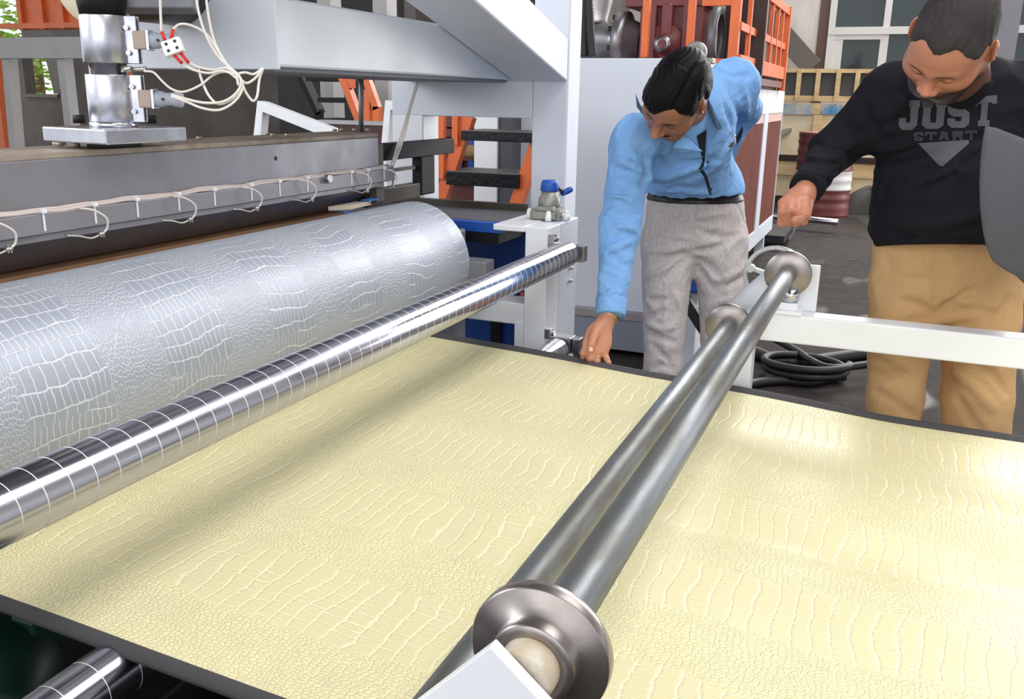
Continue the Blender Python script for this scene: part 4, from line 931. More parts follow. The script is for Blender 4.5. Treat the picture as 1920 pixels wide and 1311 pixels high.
def nets(f, lo, hi, h):
    lo = V3(lo); n = (np.ceil((V3(hi)-lo)/h/4).astype(int)+1)*4+1
    gc = [lo[i]+h*np.arange(0, n[i], 4) for i in range(3)]
    C = np.stack(np.meshgrid(*gc, indexing='ij'), -1); sh = C.shape[:3]
    dc = f(C.reshape(-1, 3).astype(np.float32)).reshape(sh)
    near = np.abs(dc) < 4*h*2.2
    act = np.zeros(tuple(s-1 for s in sh), bool)
    for a in (0, 1):
        for b in (0, 1):
            for c in (0, 1): act |= near[a:a+act.shape[0], b:b+act.shape[1], c:c+act.shape[2]]
    F = np.repeat(np.repeat(np.repeat(dc, 4, 0), 4, 1), 4, 2)[:n[0], :n[1], :n[2]].copy()
    A = np.zeros(F.shape, bool); ar = np.repeat(np.repeat(np.repeat(act, 4, 0), 4, 1), 4, 2)
    s0 = ar.shape; A[:s0[0], :s0[1], :s0[2]] |= ar
    for ax in range(3): 
        B = np.roll(A, 1, ax); A |= B
    idx = np.argwhere(A); F[tuple(idx.T)] = np.concatenate([f((lo+h*ix).astype(np.float32)) for ix in np.array_split(idx, max(1, len(idx)//400000))])
    S = F < 0
    cnt = np.zeros(tuple(s-1 for s in F.shape), np.int8); offs = [(a, b, c) for a in (0, 1) for b in (0, 1) for c in (0, 1)]
    for a, b, c in offs: cnt += S[a:a+cnt.shape[0], b:b+cnt.shape[1], c:c+cnt.shape[2]]
    cells = np.argwhere((cnt > 0) & (cnt < 8)); vid = np.full(cnt.shape, -1, np.int32); vid[tuple(cells.T)] = np.arange(len(cells))
    cv = np.stack([F[cells[:, 0]+a, cells[:, 1]+b, cells[:, 2]+c] for a, b, c in offs], 1); O = np.array(offs, float)
    pos = np.zeros((len(cells), 3)); num = np.zeros(len(cells))
    for i in range(8):
        for j in range(i+1, 8):
            if np.abs(O[i]-O[j]).sum() != 1: continue
            m = (cv[:, i] < 0) != (cv[:, j] < 0); t = cv[m, i]/(cv[m, i]-cv[m, j]); pos[m] += O[i]+t[:, None]*(O[j]-O[i]); num[m] += 1
    V = lo+h*(cells+pos/num[:, None]); faces = []
    for ax in range(3):
        o1, o2 = [k for k in range(3) if k != ax]
        sl0 = [slice(None)]*3; sl1 = [slice(None)]*3; sl0[ax] = slice(0, -1); sl1[ax] = slice(1, None)
        e = np.argwhere(S[tuple(sl0)] != S[tuple(sl1)]); e = e[(e[:, o1] > 0) & (e[:, o2] > 0) & (e[:, o1] < F.shape[o1]-1) & (e[:, o2] < F.shape[o2]-1)]
        q = []
        for d1, d2 in ((1, 1), (0, 1), (0, 0), (1, 0)):
            c = e.copy(); c[:, o1] -= d1; c[:, o2] -= d2; q.append(vid[tuple(c.T)])
        q = np.stack(q, 1); ins = S[tuple(e.T)]; flip = ins if ax != 1 else ~ins
        q[~flip] = q[~flip][:, ::-1]; faces.append(q[(q >= 0).all(1)])
    return V, np.concatenate(faces)
def np_mesh(name, parts, mats, parent=None, colors=None):
    vs = np.concatenate([p[0] for p in parts]); o = 0; fs = []; mi = []
    for p in parts:
        fs.append(p[1]+o); o += len(p[0]); mi.append(np.full(len(p[1]), p[2] if len(p) > 2 else 0))
    fs = np.concatenate(fs); me = bpy.data.meshes.new(name)
    me.from_pydata(vs.tolist(), [], fs.tolist())
    for q in (mats if isinstance(mats, (list, tuple)) else [mats]): me.materials.append(q)
    me.polygons.foreach_set('use_smooth', np.ones(len(fs), bool)); me.polygons.foreach_set('material_index', np.concatenate(mi).astype(np.int32))
    if colors is not None:
        at = me.color_attributes.new('tone', 'FLOAT_COLOR', 'POINT'); c = np.ones((len(vs), 4)); c[:, :3] = colors(vs); at.data.foreach_set('color', c.ravel())
    me.update(); return link(name, me, parent)
def tone_mat(name, rough=.5, sss=.0, bump=.15, bscale=180):
    m = bpy.data.materials.new(name); m.use_nodes = True; t = NT(m); b = t.n['Principled BSDF']
    a = t.new('ShaderNodeVertexColor'); a.layer_name = 'tone'
    tc = t.new('ShaderNodeTexCoord'); nz = t.new('ShaderNodeTexNoise', Vector=tc.outputs['Object'], Scale=45., Detail=4.)
    hs = t.new('ShaderNodeHueSaturation', Color=a.outputs[0]); t.l.new(t.math('MULTIPLY_ADD', nz.outputs[0], .3, .85), hs.inputs['Value'])
    t.l.new(hs.outputs[0], b.inputs['Base Color']); b.inputs['Roughness'].default_value = rough; b.inputs['Specular IOR Level'].default_value = .35
    if sss: b.inputs['Subsurface Weight'].default_value = sss; b.inputs['Subsurface Radius'].default_value = (.012, .005, .003); b.inputs['Subsurface Scale'].default_value = .6
    n2 = t.new('ShaderNodeTexNoise', Vector=tc.outputs['Object'], Scale=bscale, Detail=3.)
    bp = t.new('ShaderNodeBump', Height=n2.outputs[0], Strength=bump, Distance=.002); t.l.new(bp.outputs[0], b.inputs['Normal'])
    return m
def cloth_mat(name, col, col2, wscale=500., rough=.85, fold=.0, stretch=(1, 1, 1), weave=.25, sheen=.0, fscale=9.):
    m = bpy.data.materials.new(name); m.use_nodes = True; t = NT(m); b = t.n['Principled BSDF']
    tc = t.new('ShaderNodeTexCoord'); mp = t.new('ShaderNodeMapping', Vector=tc.outputs['Object']); mp.inputs['Scale'].default_value = stretch
    n1 = t.new('ShaderNodeTexNoise', Vector=mp.outputs[0], Scale=wscale, Detail=2.); n2 = t.new('ShaderNodeTexNoise', Vector=tc.outputs['Object'], Scale=fscale, Detail=3., Distortion=.6)
    t.l.new(t.mix(t.smooth(n1.outputs[0], .35, .65), lin(col), lin(col2)), b.inputs['Base Color'])
    b.inputs['Roughness'].default_value = rough; b.inputs['Specular IOR Level'].default_value = .2; b.inputs['Sheen Weight'].default_value = sheen
    b1 = t.new('ShaderNodeBump', Height=n2.outputs[0], Strength=fold, Distance=.03)
    b2 = t.new('ShaderNodeBump', Height=n1.outputs[0], Strength=weave, Distance=.001, Normal=b1.outputs[0]); t.l.new(b2.outputs[0], b.inputs['Normal'])
    MATS[name] = m; return m
def frame(F, U):                       # rows: right, forward, up
    F = nrm(F); U = V3(U); U = nrm(U-F*np.dot(U, F)); return np.stack([np.cross(F, U), F, U])
def head_prims(C, B, s=1., jaw=0., neck_to=None, neck_r=.056, fat=0., nose=1.):
    L = lambda x, y, z: C+(B.T@V3((x, y, z)))*s
    e = lambda c, r, k: ('e', L(*c), B, tuple(q*s for q in r), k*s)
    c = lambda a, b, r0, r1, k: ('c', L(*a), L(*b), r0*s, r1*s, k*s)
    p = [e((0, -.018, .035), (.077, .098, .092), .0), e((0, .028, -.03), (.062+fat, .066, .085), .05), e((0, .055, .045), (.060, .042, .05), .03),
         c((-.022, .058, -.098), (.022, .058, -.098), .024+fat*.5, .024+fat*.5, .04),
         c((-.052-fat, .0, -.055), (-.028, .05, -.095), .028, .022, .03), c((.052+fat, .0, -.055), (.028, .05, -.095), .028, .022, .03),
         c((-.042, .076, .026), (-.008, .088, .020), .012, .012, .018), c((.042, .076, .026), (.008, .088, .020), .012, .012, .018),
         e((-.044, .058, -.022), (.028, .026, .026), .03), e((.044, .058, -.022), (.028, .026, .026), .03)]
    for x in (-1, 1):
        p.append(('-e', L(.031*x, .101, .004), B, (.017*s, .014*s, .012*s), .012*s))
        p.append(e((.031*x, .080, .001), (.0135, .0125, .0115), .003))
    p += [c((0, .088, .014), (0, .113*nose, -.026), .009, .0125, .012), e((0, .114*nose, -.030), (.0125, .0125, .011), .008),
          e((-.014, .103, -.034), (.009, .011, .009), .006), e((.014, .103, -.034), (.009, .011, .009), .006),
          ('-e', L(-.0075, .108, -.043), B, (.004*s, .006*s, .004*s), .003*s), ('-e', L(.0075, .108, -.043), B, (.004*s, .006*s, .004*s), .003*s),
          e((0, .080, -.055), (.028, .022, .018), .02), c((-.019, .090, -.063), (.019, .090, -.063), .006, .006, .006), c((-.016, .089, -.075), (.016, .089, -.075), .0075, .0075, .006),
          ('-c', L(-.022, .098, -.069), L(.022, .098, -.069), .0022*s, .0022*s, .004*s)]
    for x in (-1, 1):
        Be = frame(B.T@V3((.35*x, .9, 0)), B.T@V3((0, -.2, 1)))
        p.append(('e', L(.0825*x+fat*.6*x, -.012, -.008), Be, (.0075*s, .019*s, .031*s), .006*s))
        p.append(('-e', L(.0905*x+fat*.6*x, -.006, -.004), Be, (.005*s, .010*s, .018*s), .004*s))
    if neck_to is not None: p.append(('c', L(0, -.03, -.055), neck_to, neck_r, neck_r*1.1, .03))
    return p
def trace(prims, pix):
    f = field(prims); R_ = np.array([ray(x, y) for x, y in pix]); R_ /= np.linalg.norm(R_, axis=1)[:, None]; t = np.full(len(R_), 1.7)
    for _ in range(70): t += .7*f((CAM+R_*t[:, None]).astype(np.float32)); t = np.minimum(t, 4.5)
    return CAM+R_*t[:, None], t < 4.4
def folds(prims, L):                   # L: (pixel polyline, width, height)
    out = []
    for pl, w_, h_ in L:
        pts = [];
        for (x0, y0), (x1, y1) in zip(pl[:-1], pl[1:]): pts += [(x0+(x1-x0)*k/3, y0+(y1-y0)*k/3) for k in range(3)]
        pts.append(pl[-1]); Q, ok = trace(prims, pts)
        if ok.all(): out.append(('fp', [q.astype(np.float32) for q in Q], w_, h_))
    return out
def bounds(prims, pad=.02):
    pts = []
    for p in prims:
        if p[0] == 'c': r = max(p[3], p[4]); pts += [V3(p[1])-r, V3(p[1])+r, V3(p[2])-r, V3(p[2])+r]
        elif p[0] == 'e': r = max(p[3]); pts += [V3(p[1])-r, V3(p[1])+r]
    P = np.array(pts); return P.min(0)-pad, P.max(0)+pad
def sn(prims, h, pad=.02): lo, hi = bounds(prims, pad); return nets(field(prims), lo, hi, h)
def bvh_of(o): me = o.data; return BVHTree.FromPolygons([v.co for v in me.vertices], [tuple(p.vertices) for p in me.polygons])
def decal(name, pix, bvh, m_, parent, off=.0015, maxlen=5.):
    """flat print on cloth: outline laid on the surface of the garment, a hair proud of it"""
    bm = bmesh.new(); vs = [bm.verts.new((x, y, 0)) for x, y in pix]; bm.verts.ensure_lookup_table()
    for tri in tessellate_polygon([[Vector((x, y, 0)) for x, y in pix]]):
        try: bm.faces.new([vs[i] for i in tri])
        except ValueError: pass
    for _ in range(4):
        es = [e for e in bm.edges if e.calc_length() > maxlen]
        if not es: break
        bmesh.ops.subdivide_edges(bm, edges=es, cuts=1); bmesh.ops.triangulate(bm, faces=bm.faces[:])
    ok = {}
    for v in bm.verts:
        d = Vector(ray(v.co.x, v.co.y)).normalized(); h, nn, _, _ = bvh.ray_cast(Vector(CAM), d)
        if h is None: ok[v] = None; continue
        ok[v] = h-d*off
    bad = [v for v in bm.verts if ok[v] is None]
    for v in bm.verts:
        if ok[v] is not None: v.co = ok[v]
    bmesh.ops.delete(bm, geom=bad, context='VERTS')
    me = bpy.data.meshes.new(name); bm.to_mesh(me); bm.free(); me.materials.append(m_)
    for p in me.polygons: p.use_smooth = True
    return link(name, me, parent)
def noise_fn(amp, sc, seed=0, squash=(1, 1, 1)):       # soft irregular creases
    rnd = np.random.RandomState(seed); K = [(rnd.randn(3)*sc*V3(squash), rnd.rand()*6.28) for _ in range(7)]
    def g(P, d):
        s = np.zeros(len(P), np.float32)
        for k, ph in K: s += np.sin(P@k.astype(np.float32)+ph)
        return d+amp*(np.abs(s/2.6)-.5)
    return ('fn', g)

# ================================================================ man in the blue shirt
m1 = thing('person', 'moustached man in a blue shirt and grey trousers bending to reach under the sheet edge', 'person', (AD(1300, 430, 3.12)[0], AD(1300, 430, 3.12)[1], 0))
def lerp(a, b, t): return a+(b-a)*t
WA, NB = AD(1302, 356, 3.06), AD(1296, 205, 2.70)
RS, LS = AD(1190, 262, 2.64), AD(1374, 160, 2.84)
EL, WR = AD(1161, 430, 2.66), AD(1145, 582, 2.60)
LE, LW = AD(1396, 205, 3.16), AD(1345, 310, 3.26)
S_ = nrm(NB-WA); L_ = LS-RS; L_ = nrm(L_-S_*np.dot(L_, S_)); N_ = nrm(np.cross(L_, S_)); BT = np.stack([L_, N_, S_])
CH = AD(1290, 262, 2.82)
_l = nrm(V3((CR[0], CR[1], 0))); BH0 = np.stack([_l, np.cross(V3((0, 0, 1)), _l), V3((0, 0, 1))])
P1 = [('e', AD(1302, 346, 3.03), BT, (.160, .130, .10), 0), ('e', AD(1302, 362, 3.06), BH0, (.166, .136, .11), .05), ('e', CH, BT, (.165, .118, .19), .09), ('c', RS, LS, .062, .068, .07), ('c', lerp(WA, NB, .3), lerp(WA, NB, .95), .11, .085, .06),
      ('c', lerp(NB, LS, .1), LS, .06, .068, .05), ('pl', AD(1302, 365, 2.98), -nrm(CV(.0, -1, .30))), ('c', RS, EL, .066, .058, .045), ('c', EL, WR, .057, .040, .03), ('c', LS, LE, .068, .056, .04), ('c', LE, LW, .052, .042, .03)]
def fold(x0, y0, x1, y1, d, w_, h_): return ('f', AD(x0, y0, d), AD(x1, y1, d), w_, h_)
rnd = random.Random(4); FL = []
for k in range(22):                      # creases across the reaching sleeve
    y = 325+k*11.2; xc = np.interp(y, [260, 430, 582], [1182, 1160, 1146]); hw = np.interp(y, [300, 430, 582], [40, 33, 24]); a_ = rnd.uniform(-.9, .3); b_ = a_+rnd.uniform(.7, 1.3); t_ = rnd.uniform(-9, 9)
    FL.append(([(xc+hw*max(a_, -.9), y+t_), (xc+hw*(a_+b_)/2, y+rnd.uniform(-3, 3)), (xc+hw*min(b_, .9), y-t_)], rnd.uniform(.006, .010), rnd.choice((-1, -1, 1))*rnd.uniform(.0035, .0065)))
FL += [([(1150, 318), (1185, 330), (1212, 345)], .010, -.010), ([(1210, 300), (1216, 325), (1206, 348)], .010, -.012), ([(1165, 300), (1200, 318)], .010, .008),
       ([(1215, 335), (1260, 330), (1320, 308)], .014, .012), ([(1225, 346), (1275, 342), (1322, 322)], .011, -.010), ([(1240, 356), (1290, 358), (1326, 362)], .010, .009), ([(1268, 312), (1300, 306), (1345, 300)], .012, -.007),
       ([(1345, 345), (1365, 315), (1392, 285)], .012, -.009), ([(1338, 318), (1360, 280), (1380, 262)], .014, .008), ([(1375, 150), (1378, 185), (1388, 225)], .010, -.008), ([(1390, 150), (1398, 190), (1402, 220)], .010, .008),
       ([(1360, 200), (1372, 235)], .011, -.006), ([(1345, 130), (1380, 145), (1405, 140)], .010, -.005), ([(1170, 215), (1210, 245), (1250, 252)], .012, -.006), ([(1190, 270), (1235, 300), (1262, 330)], .014, -.006), ([(1385, 300), (1375, 330), (1360, 352)], .011, .008)]
F1 = folds(P1, [(p_, w_, h_*1.7) for p_, w_, h_ in FL])
beltN = nrm(CV(0, -1, .38)); BC = AD(1302, 364, 2.98)
P1f = P1+F1+[noise_fn(.0045, 34, 3), ('pl', WR+nrm(WR-EL)*.012, nrm(WR-EL))]
shirt_m = cloth_mat('blue_chambray', (110, 158, 216), (136, 180, 232), 620., .8, .4, weave=.2, fscale=16)
shirt1 = np_mesh('shirt', [sn(P1f, .0041)], shirt_m, m1)
# cuff
ca = nrm(WR-EL); PC = [('c', EL, WR+ca*.03, .060, .0425, 0), ('pl', WR-ca*.035, -ca), ('pl', WR+ca*.016, ca)]
np_mesh('cuff', [sn(PC, .0045)], shirt_m, shirt1)
# trousers
HP = AD(1303, 428, 3.12); K1a, K1b = AD(1252, 462, 3.11), AD(1243, 690, 3.08); K2a, K2b = AD(1352, 460, 3.11), AD(1353, 640, 3.10)
def toz(a, b, z): return a+(b-a)*((z-a[2])/(b[2]-a[2]))
A1, A2 = toz(K1a, K1b, .07), toz(K2a, K2b, .07)
BH = np.stack([nrm(V3((L_[0], L_[1], 0))), nrm(V3((-L_[1], L_[0], 0))), V3((0, 0, 1))])
lat = nrm(V3((CR[0], CR[1], 0))); BH = np.stack([lat, np.cross(V3((0, 0, 1)), lat), V3((0, 0, 1))])
P2 = [('e', HP, BH, (.172, .128, .15), 0), ('e', AD(1302, 376, 3.08), BH, (.157, .127, .08), .06), ('c', K1a, K1b, .092, .063, .05), ('c', K1b, A1, .063, .062, .02), ('c', K2a, K2b, .092, .068, .035), ('c', K2b, A2, .068, .062, .02)]
F2 = folds(P2, [([(1290, 476), (1262, 482), (1228, 500)], .010, -.011), ([(1292, 482), (1262, 505), (1240, 530)], .009, -.009), ([(1300, 482), (1330, 498), (1352, 522)], .010, -.012), ([(1302, 472), (1340, 466), (1376, 448)], .010, -.010), ([(1302, 490), (1322, 520), (1345, 548)], .010, -.009),
      ([(1212, 470), (1250, 470), (1282, 462)], .010, .008), ([(1214, 520), (1236, 508), (1256, 500)], .009, .008), ([(1340, 540), (1368, 534), (1395, 520)], .009, -.010), ([(1335, 525), (1365, 520), (1392, 505)], .010, .008), ([(1208, 600), (1225, 592), (1245, 582)], .009, -.009), ([(1212, 622), (1235, 632), (1262, 640)], .010, -.011),
      ([(1222, 646), (1240, 662), (1255, 678)], .009, -.009), ([(1218, 610), (1240, 618), (1262, 614)], .010, .008), ([(1212, 425), (1250, 440), (1288, 446)], .010, .006), ([(1310, 432), (1350, 446), (1385, 442)], .011, -.007), ([(1308, 384), (1307, 430), (1302, 472)], .005, -.006), ([(1328, 576), (1350, 566), (1375, 560)], .009, .009),
      ([(1215, 560), (1232, 566), (1252, 560)], .009, -.007), ([(1222, 400), (1216, 440), (1212, 470)], .005, -.006), ([(1386, 390), (1398, 420)], .006, -.006), ([(1248, 500), (1246, 600), (1244, 690)], .005, .006), ([(1366, 470), (1364, 560)], .005, .006), ([(1225, 690), (1240, 684), (1262, 690)], .010, -.008), ([(1262, 545), (1274, 575)], .010, .007)])
trouser_m = cloth_mat('grey_linen', (202, 196, 196), (178, 170, 171), 420., .85, .25, (1, 1, .05), .15, fscale=12)
tr1 = np_mesh('trousers', [sn(P2+F2+[noise_fn(.003, 38, 8), ('pl', AD(1302, 370, 2.98), nrm(CV(0, -1, .30)))], .0048)], trouser_m, m1)
# belt: shell round the waist
bn = nrm(CV(0, -1, .30))
PB = [('e', HP, BH, (.172, .128, .15), 0), ('e', AD(1302, 376, 3.08), BH, (.161, .131, .085), .06), ('pl', AD(1302, 366, 2.98), bn), ('pl', AD(1302, 382, 2.98), -bn)]
belt = np_mesh('belt', [sn(PB, .0045)], mat('black_leather', (26, 24, 26), .4), m1)
bv = bvh_of(belt)
decal('buckle', [(1308, 371), (1334, 370), (1335, 381), (1309, 382)], bv, mat('dark_buckle', (70, 66, 64), .3, .8), belt, .003)
sb = bvh_of(shirt1)
decal('undershirt', [(1306, 255), (1330, 240), (1323, 285), (1321, 300), (1313, 285)], sb, mat('black_undershirt', (26, 24, 30), .8), shirt1, .002)
decal('shirt_opening', [(1314, 284), (1322, 300), (1318, 318), (1327, 332), (1331, 352), (1334, 366), (1330, 366), (1326, 350), (1320, 332), (1310, 318), (1317, 302)], sb, mat('dark_gap', (22, 30, 48), .9), shirt1, .0015)
decal('placket', [(1324, 258), (1331, 262), (1327, 298), (1324, 316), (1332, 330), (1337, 350), (1341, 364), (1336, 365), (1331, 348), (1326, 330), (1319, 316), (1322, 300)], sb, shirt_m, shirt1, .003)
for x, y in ((1327, 304), (1333, 355)): decal('button', [(x+3*math.cos(a), y+3*math.sin(a)) for a in np.linspace(0, 5.5, 8)], sb, mat('dark_button', (40, 60, 100), .4), shirt1, .0042)
pocket = decal('pocket_mouth', [(1366, 274), (1378, 262), (1386, 248), (1392, 236), (1393, 244), (1390, 258), (1383, 270), (1374, 278)], sb, mat('dark_pocket', (34, 38, 48), .8), shirt1, .003)
h_ = sb.ray_cast(Vector(CAM), Vector(ray(1369, 268)).normalized())[0]
if h_ is not None:
    p = V3(h_); pn = thing('pen', 'silver pen tip clipped in the blue shirt pocket', 'pen', p)
    q = nrm(CV(.45, -.85, .2)); MB().ccyl(p-CF*.006-q*.012, p-CF*.008+q*.02, .0032, .001, 10).build('barrel', steel, pn); MB().sphere(p-CF*.008+q*.022, .0042, 6).build('clicker', steel, pn)
# collar leaves
def leaf(pix, d, m_, th=.003):
    P = [AD(x, y, dd) for (x, y), dd in zip(pix, d)]; MB().prism(P, CF*th).build('collar', m_, shirt1, bevel=.001)
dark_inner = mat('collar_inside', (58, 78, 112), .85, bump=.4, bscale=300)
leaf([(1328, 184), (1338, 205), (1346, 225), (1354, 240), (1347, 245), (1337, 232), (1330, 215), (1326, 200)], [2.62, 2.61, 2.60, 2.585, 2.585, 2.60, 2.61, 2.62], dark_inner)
leaf([(1326, 206), (1336, 234), (1346, 246), (1330, 282), (1322, 300), (1325, 250)], [2.625, 2.62, 2.60, 2.63, 2.66, 2.64], shirt_m)
leaf([(1262, 276), (1276, 254), (1290, 258), (1318, 284), (1276, 285)], [2.60, 2.62, 2.64, 2.67, 2.635], shirt_m)
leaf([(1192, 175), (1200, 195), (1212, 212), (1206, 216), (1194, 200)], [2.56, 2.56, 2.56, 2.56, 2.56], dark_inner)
# head, neck, hand and the covered body in one skin
HC1 = AD(1267, 182, 2.45); CH1 = CVA(1258, 179); HB1 = frame(CH1(-.46, .79, .40), CH1(-.04, -.42, .91))
HPr = head_prims(HC1, HB1, .94, neck_to=lerp(NB, WA, .06), neck_r=.053, nose=1.02)
hand = []
def chain(pts, rr, k0, k=.004):
    for i in range(len(pts)-1): hand.append(('c', pts[i], pts[i+1], rr[i], rr[i+1], k0 if i == 0 else k))
W0 = AD(1138, 596, 2.60)
hand.append(('c', WR, W0, .027, .025, 0)); hand.append(('e', AD(1122, 635, 2.587), frame(CV(0, 0, 1), CV(-.35, -.94, 0)), (.036, .016, .046), .02))
Kn = [AD(1100, 643, 2.585), AD(1110, 653, 2.582), AD(1121, 658, 2.582), AD(1132, 659, 2.585)]
for k in Kn: hand.append(('c', W0+(k-W0)*.15, k, .016, .0115, .016))
for k, a, b, c, r in ((Kn[0], (1094, 662, 2.582), (1093, 679, 2.605), (1097, 691, 2.632), .0094), (Kn[1], (1106, 672, 2.578), (1107, 688, 2.60), (1110, 697, 2.63), .0097),
                      (Kn[2], (1120, 677, 2.578), (1121, 692, 2.60), (1123, 701, 2.63), .0092), (Kn[3], (1137, 672, 2.578), (1141, 681, 2.576), (1143, 684, 2.585), .0082)):
    chain([k, AD(*a), AD(*b), AD(*c)], [r*1.05, r, r*.92, r*.8], .007)
chain([AD(1124, 612, 2.58), AD(1113, 631, 2.562), AD(1109, 645, 2.552), AD(1108, 656, 2.553)], [.016, .012, .0102, .0085], .014)
lh = LW+nrm(LW-LE)*.05
hand.append(('c', LW, lh, .026, .024, 0)); hand.append(('e', lh+nrm(LW-LE)*.04, frame(CF, nrm(LW-LE)), (.036, .016, .044), .02))
for i in range(4):
    k = lh+nrm(LW-LE)*.075+CV(-.03+.02*i, 0, 0); chain([lh+CV(-.02+.013*i, 0, 0), k, k+nrm(LW-LE)*.02+CV(0, 0, -.012), k+nrm(LW-LE)*.01+CV(0, 0, -.03)], [.014, .0098, .009, .008], .012)
chain([lh+CV(-.02, 0, 0), lh+nrm(LW-LE)*.03+CV(-.045, 0, .005), lh+nrm(LW-LE)*.055+CV(-.05, 0, .012)], [.014, .011, .009], .012)
core = [('c', NB, WA, .07, .075, 0), ('c', RS, LS, .045, .045, .05), ('c', RS, EL, .042, .038, .03), ('c', EL, WR, .038, .026, .02), ('c', LS, LE, .042, .036, .03), ('c', LE, LW, .034, .028, .02), ('c', WA, HP, .075, .085, .05),
        ('c', K1a, K1b, .07, .045, .05), ('c', K1b, A1, .045, .04, .02), ('c', K2a, K2b, .07, .045, .05), ('c', K2b, A2, .045, .04, .02)]
def skin_tone(base, lip, HC, HB, extra):
    b_, l_ = V3(lin(base)), V3(lin(lip))
    def g(vs):
        q = (vs-HC)@HB.T; c = np.tile(b_, (len(vs), 1))
        m = np.exp(-((q[:, 0]/.022)**2+((q[:, 2]+.07)/.010)**2))*(q[:, 1] > .07)*(np.abs(q[:, 0]) < .06)
        c = c*(1-m[:, None])+l_*m[:, None]
        for fn, colr in extra:
            a = np.clip(fn(q, vs), 0, 1)[:, None]; c = c*(1-a)+V3(lin(colr))*a
        return c
    return g
near_head = lambda q: (np.linalg.norm(q, axis=1) < .17)
brow = lambda h: (lambda q, v: np.exp(-(((np.abs(q[:, 0])-.030)/.020)**4+((q[:, 2]-h+.12*(np.abs(q[:, 0])-.03)**2*60)/.0055)**2))*(q[:, 1] > .05)*near_head(q))
hc_ = AD(1122, 640, 2.587)
ex1 = [(brow(.027), (24, 18, 18)), (lambda q, v: np.exp(-((q[:, 0]/.034)**4+((q[:, 2]+.050)/.011)**2))*(q[:, 1] > .078)*near_head(q)*.95, (26, 20, 20)),
       (lambda q, v: .45*np.exp(-((q[:, 2]+.10)/.03)**2)*(q[:, 1] > .0)*near_head(q), (72, 52, 44)), (lambda q, v: (np.linalg.norm(v-hc_, axis=1) < .14)*.75, (214, 150, 122)),
       (lambda q, v: np.exp(-(((np.abs(q[:, 0])-.031)/.013)**2+((q[:, 2]-.000)/.0035)**2))*(q[:, 1] > .07)*near_head(q), (30, 20, 18)),
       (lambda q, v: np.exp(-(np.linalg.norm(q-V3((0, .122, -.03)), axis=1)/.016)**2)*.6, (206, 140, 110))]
skin1 = tone_mat('brown_skin', .42, .06)
np_mesh('body', [sn(HPr, .0026), sn(hand, .0019), sn(core, .012)], skin1, m1, skin_tone((150, 104, 80), (150, 92, 78), HC1, HB1, ex1))
MB().obox(AD(1108, 655, 2.540), (CV(1, -.1, 0), CV(.1, 1, .3), CV(0, -.3, 1)), (.0055, .0065, .0012)).build('thumb_nail', mat('finger_nail', (226, 176, 156), .35), m1, bevel=.001)
def mous(HC, HB, s, m_, parent, nm, segs):
    L = lambda x, y, z: HC+(HB.T@V3((x, y, z)))*s
    pr = [('c', L(*a), L(*b), r0*s, r1*s, .006) for a, b, r0, r1 in segs]; np_mesh(nm, [sn(pr, .0022)], m_, parent)
fuzz = mat('moustache_hair', (20, 16, 16), .8, bump=.6, bscale=500, spec=.2)
mous(HC1, HB1, .94, fuzz, m1, 'moustache', [((-.030, .088, -.060), (-.008, .102, -.048), .0045, .0075), ((.030, .088, -.060), (.008, .102, -.048), .0045, .0075), ((-.008, .102, -.048), (.008, .102, -.048), .0075, .0075)])
for sx in (-1, 1): mous(HC1, HB1, .94, fuzz, m1, 'eyebrow', [((.012*sx, .100, .026), (.034*sx, .092, .032), .0036, .0036), ((.034*sx, .092, .032), (.052*sx, .074, .027), .0036, .0022)])
# hair
def hair_prims(HC, HB, off, zb, fx=None, thick=.0, seed=1, amp=.002):
    base = field([('e', HC+HB.T@V3((0, -.018, .035)), HB, (.077+off*.45, .098+off, .092+off), 0), ('e', HC+HB.T@V3((0, .05, .047)), HB, (.060+off*.8, .042+off*.9, .052+off), .03), ('e', HC+HB.T@V3((0, -.055, -.02)), HB, (.058+off, .045+off, .06+off), .04)])
    rnd = np.random.RandomState(seed)
    def g(P):
        d = base(P); q = (P-HC.astype(np.float32))@HB.T.astype(np.float32)
        d = d+amp*np.sin(q[:, 0]*420+q[:, 1]*60+3*np.sin(q[:, 1]*60))+amp*.6*np.sin(q[:, 0]*900+q[:, 2]*200)
        lim = zb(q); d = d+off*.8*np.exp(-np.clip(q[:, 2]-lim, 0, 1)/.014); return np.maximum(d, lim-q[:, 2])
    return g
def zb1(q):
    z = np.interp(q[:, 1], [-.12, -.075, -.042, -.028, .006, .018, .034, .05, .07, .085, .10], [-.085, -.075, -.045, .032, .030, -.034, -.030, .03, .058, .078, .09])
    return z+np.where(q[:, 1] > .03, -.034/(1+np.exp(-(q[:, 0]-.004)/.008))+.018*np.exp(-((q[:, 0]+.034)/.020)**2), 0)
hairm = mat('black_hair', (16, 14, 15), .5, bump=.3, bscale=220, spec=.1)
hp = hair_prims(HC1, HB1, .015, zb1, amp=.0008)
def part_fn(P):
    P = (P-HC1.astype(np.float32))/.94+HC1.astype(np.float32)
    d = hp(P); q = (P-HC1.astype(np.float32))@HB1.T.astype(np.float32)
    # side parting: a furrow on his left, volume on the other side
    return d+.006*np.exp(-((q[:, 0]+.036)/.006)**2)*(q[:, 2] > .05)-.007*np.exp(-((q[:, 0]-.02)/.035)**2)*(q[:, 1] > -.02)
np_mesh('hair', [nets(part_fn, HC1-.16, HC1+.16, .0028)], hairm, m1)
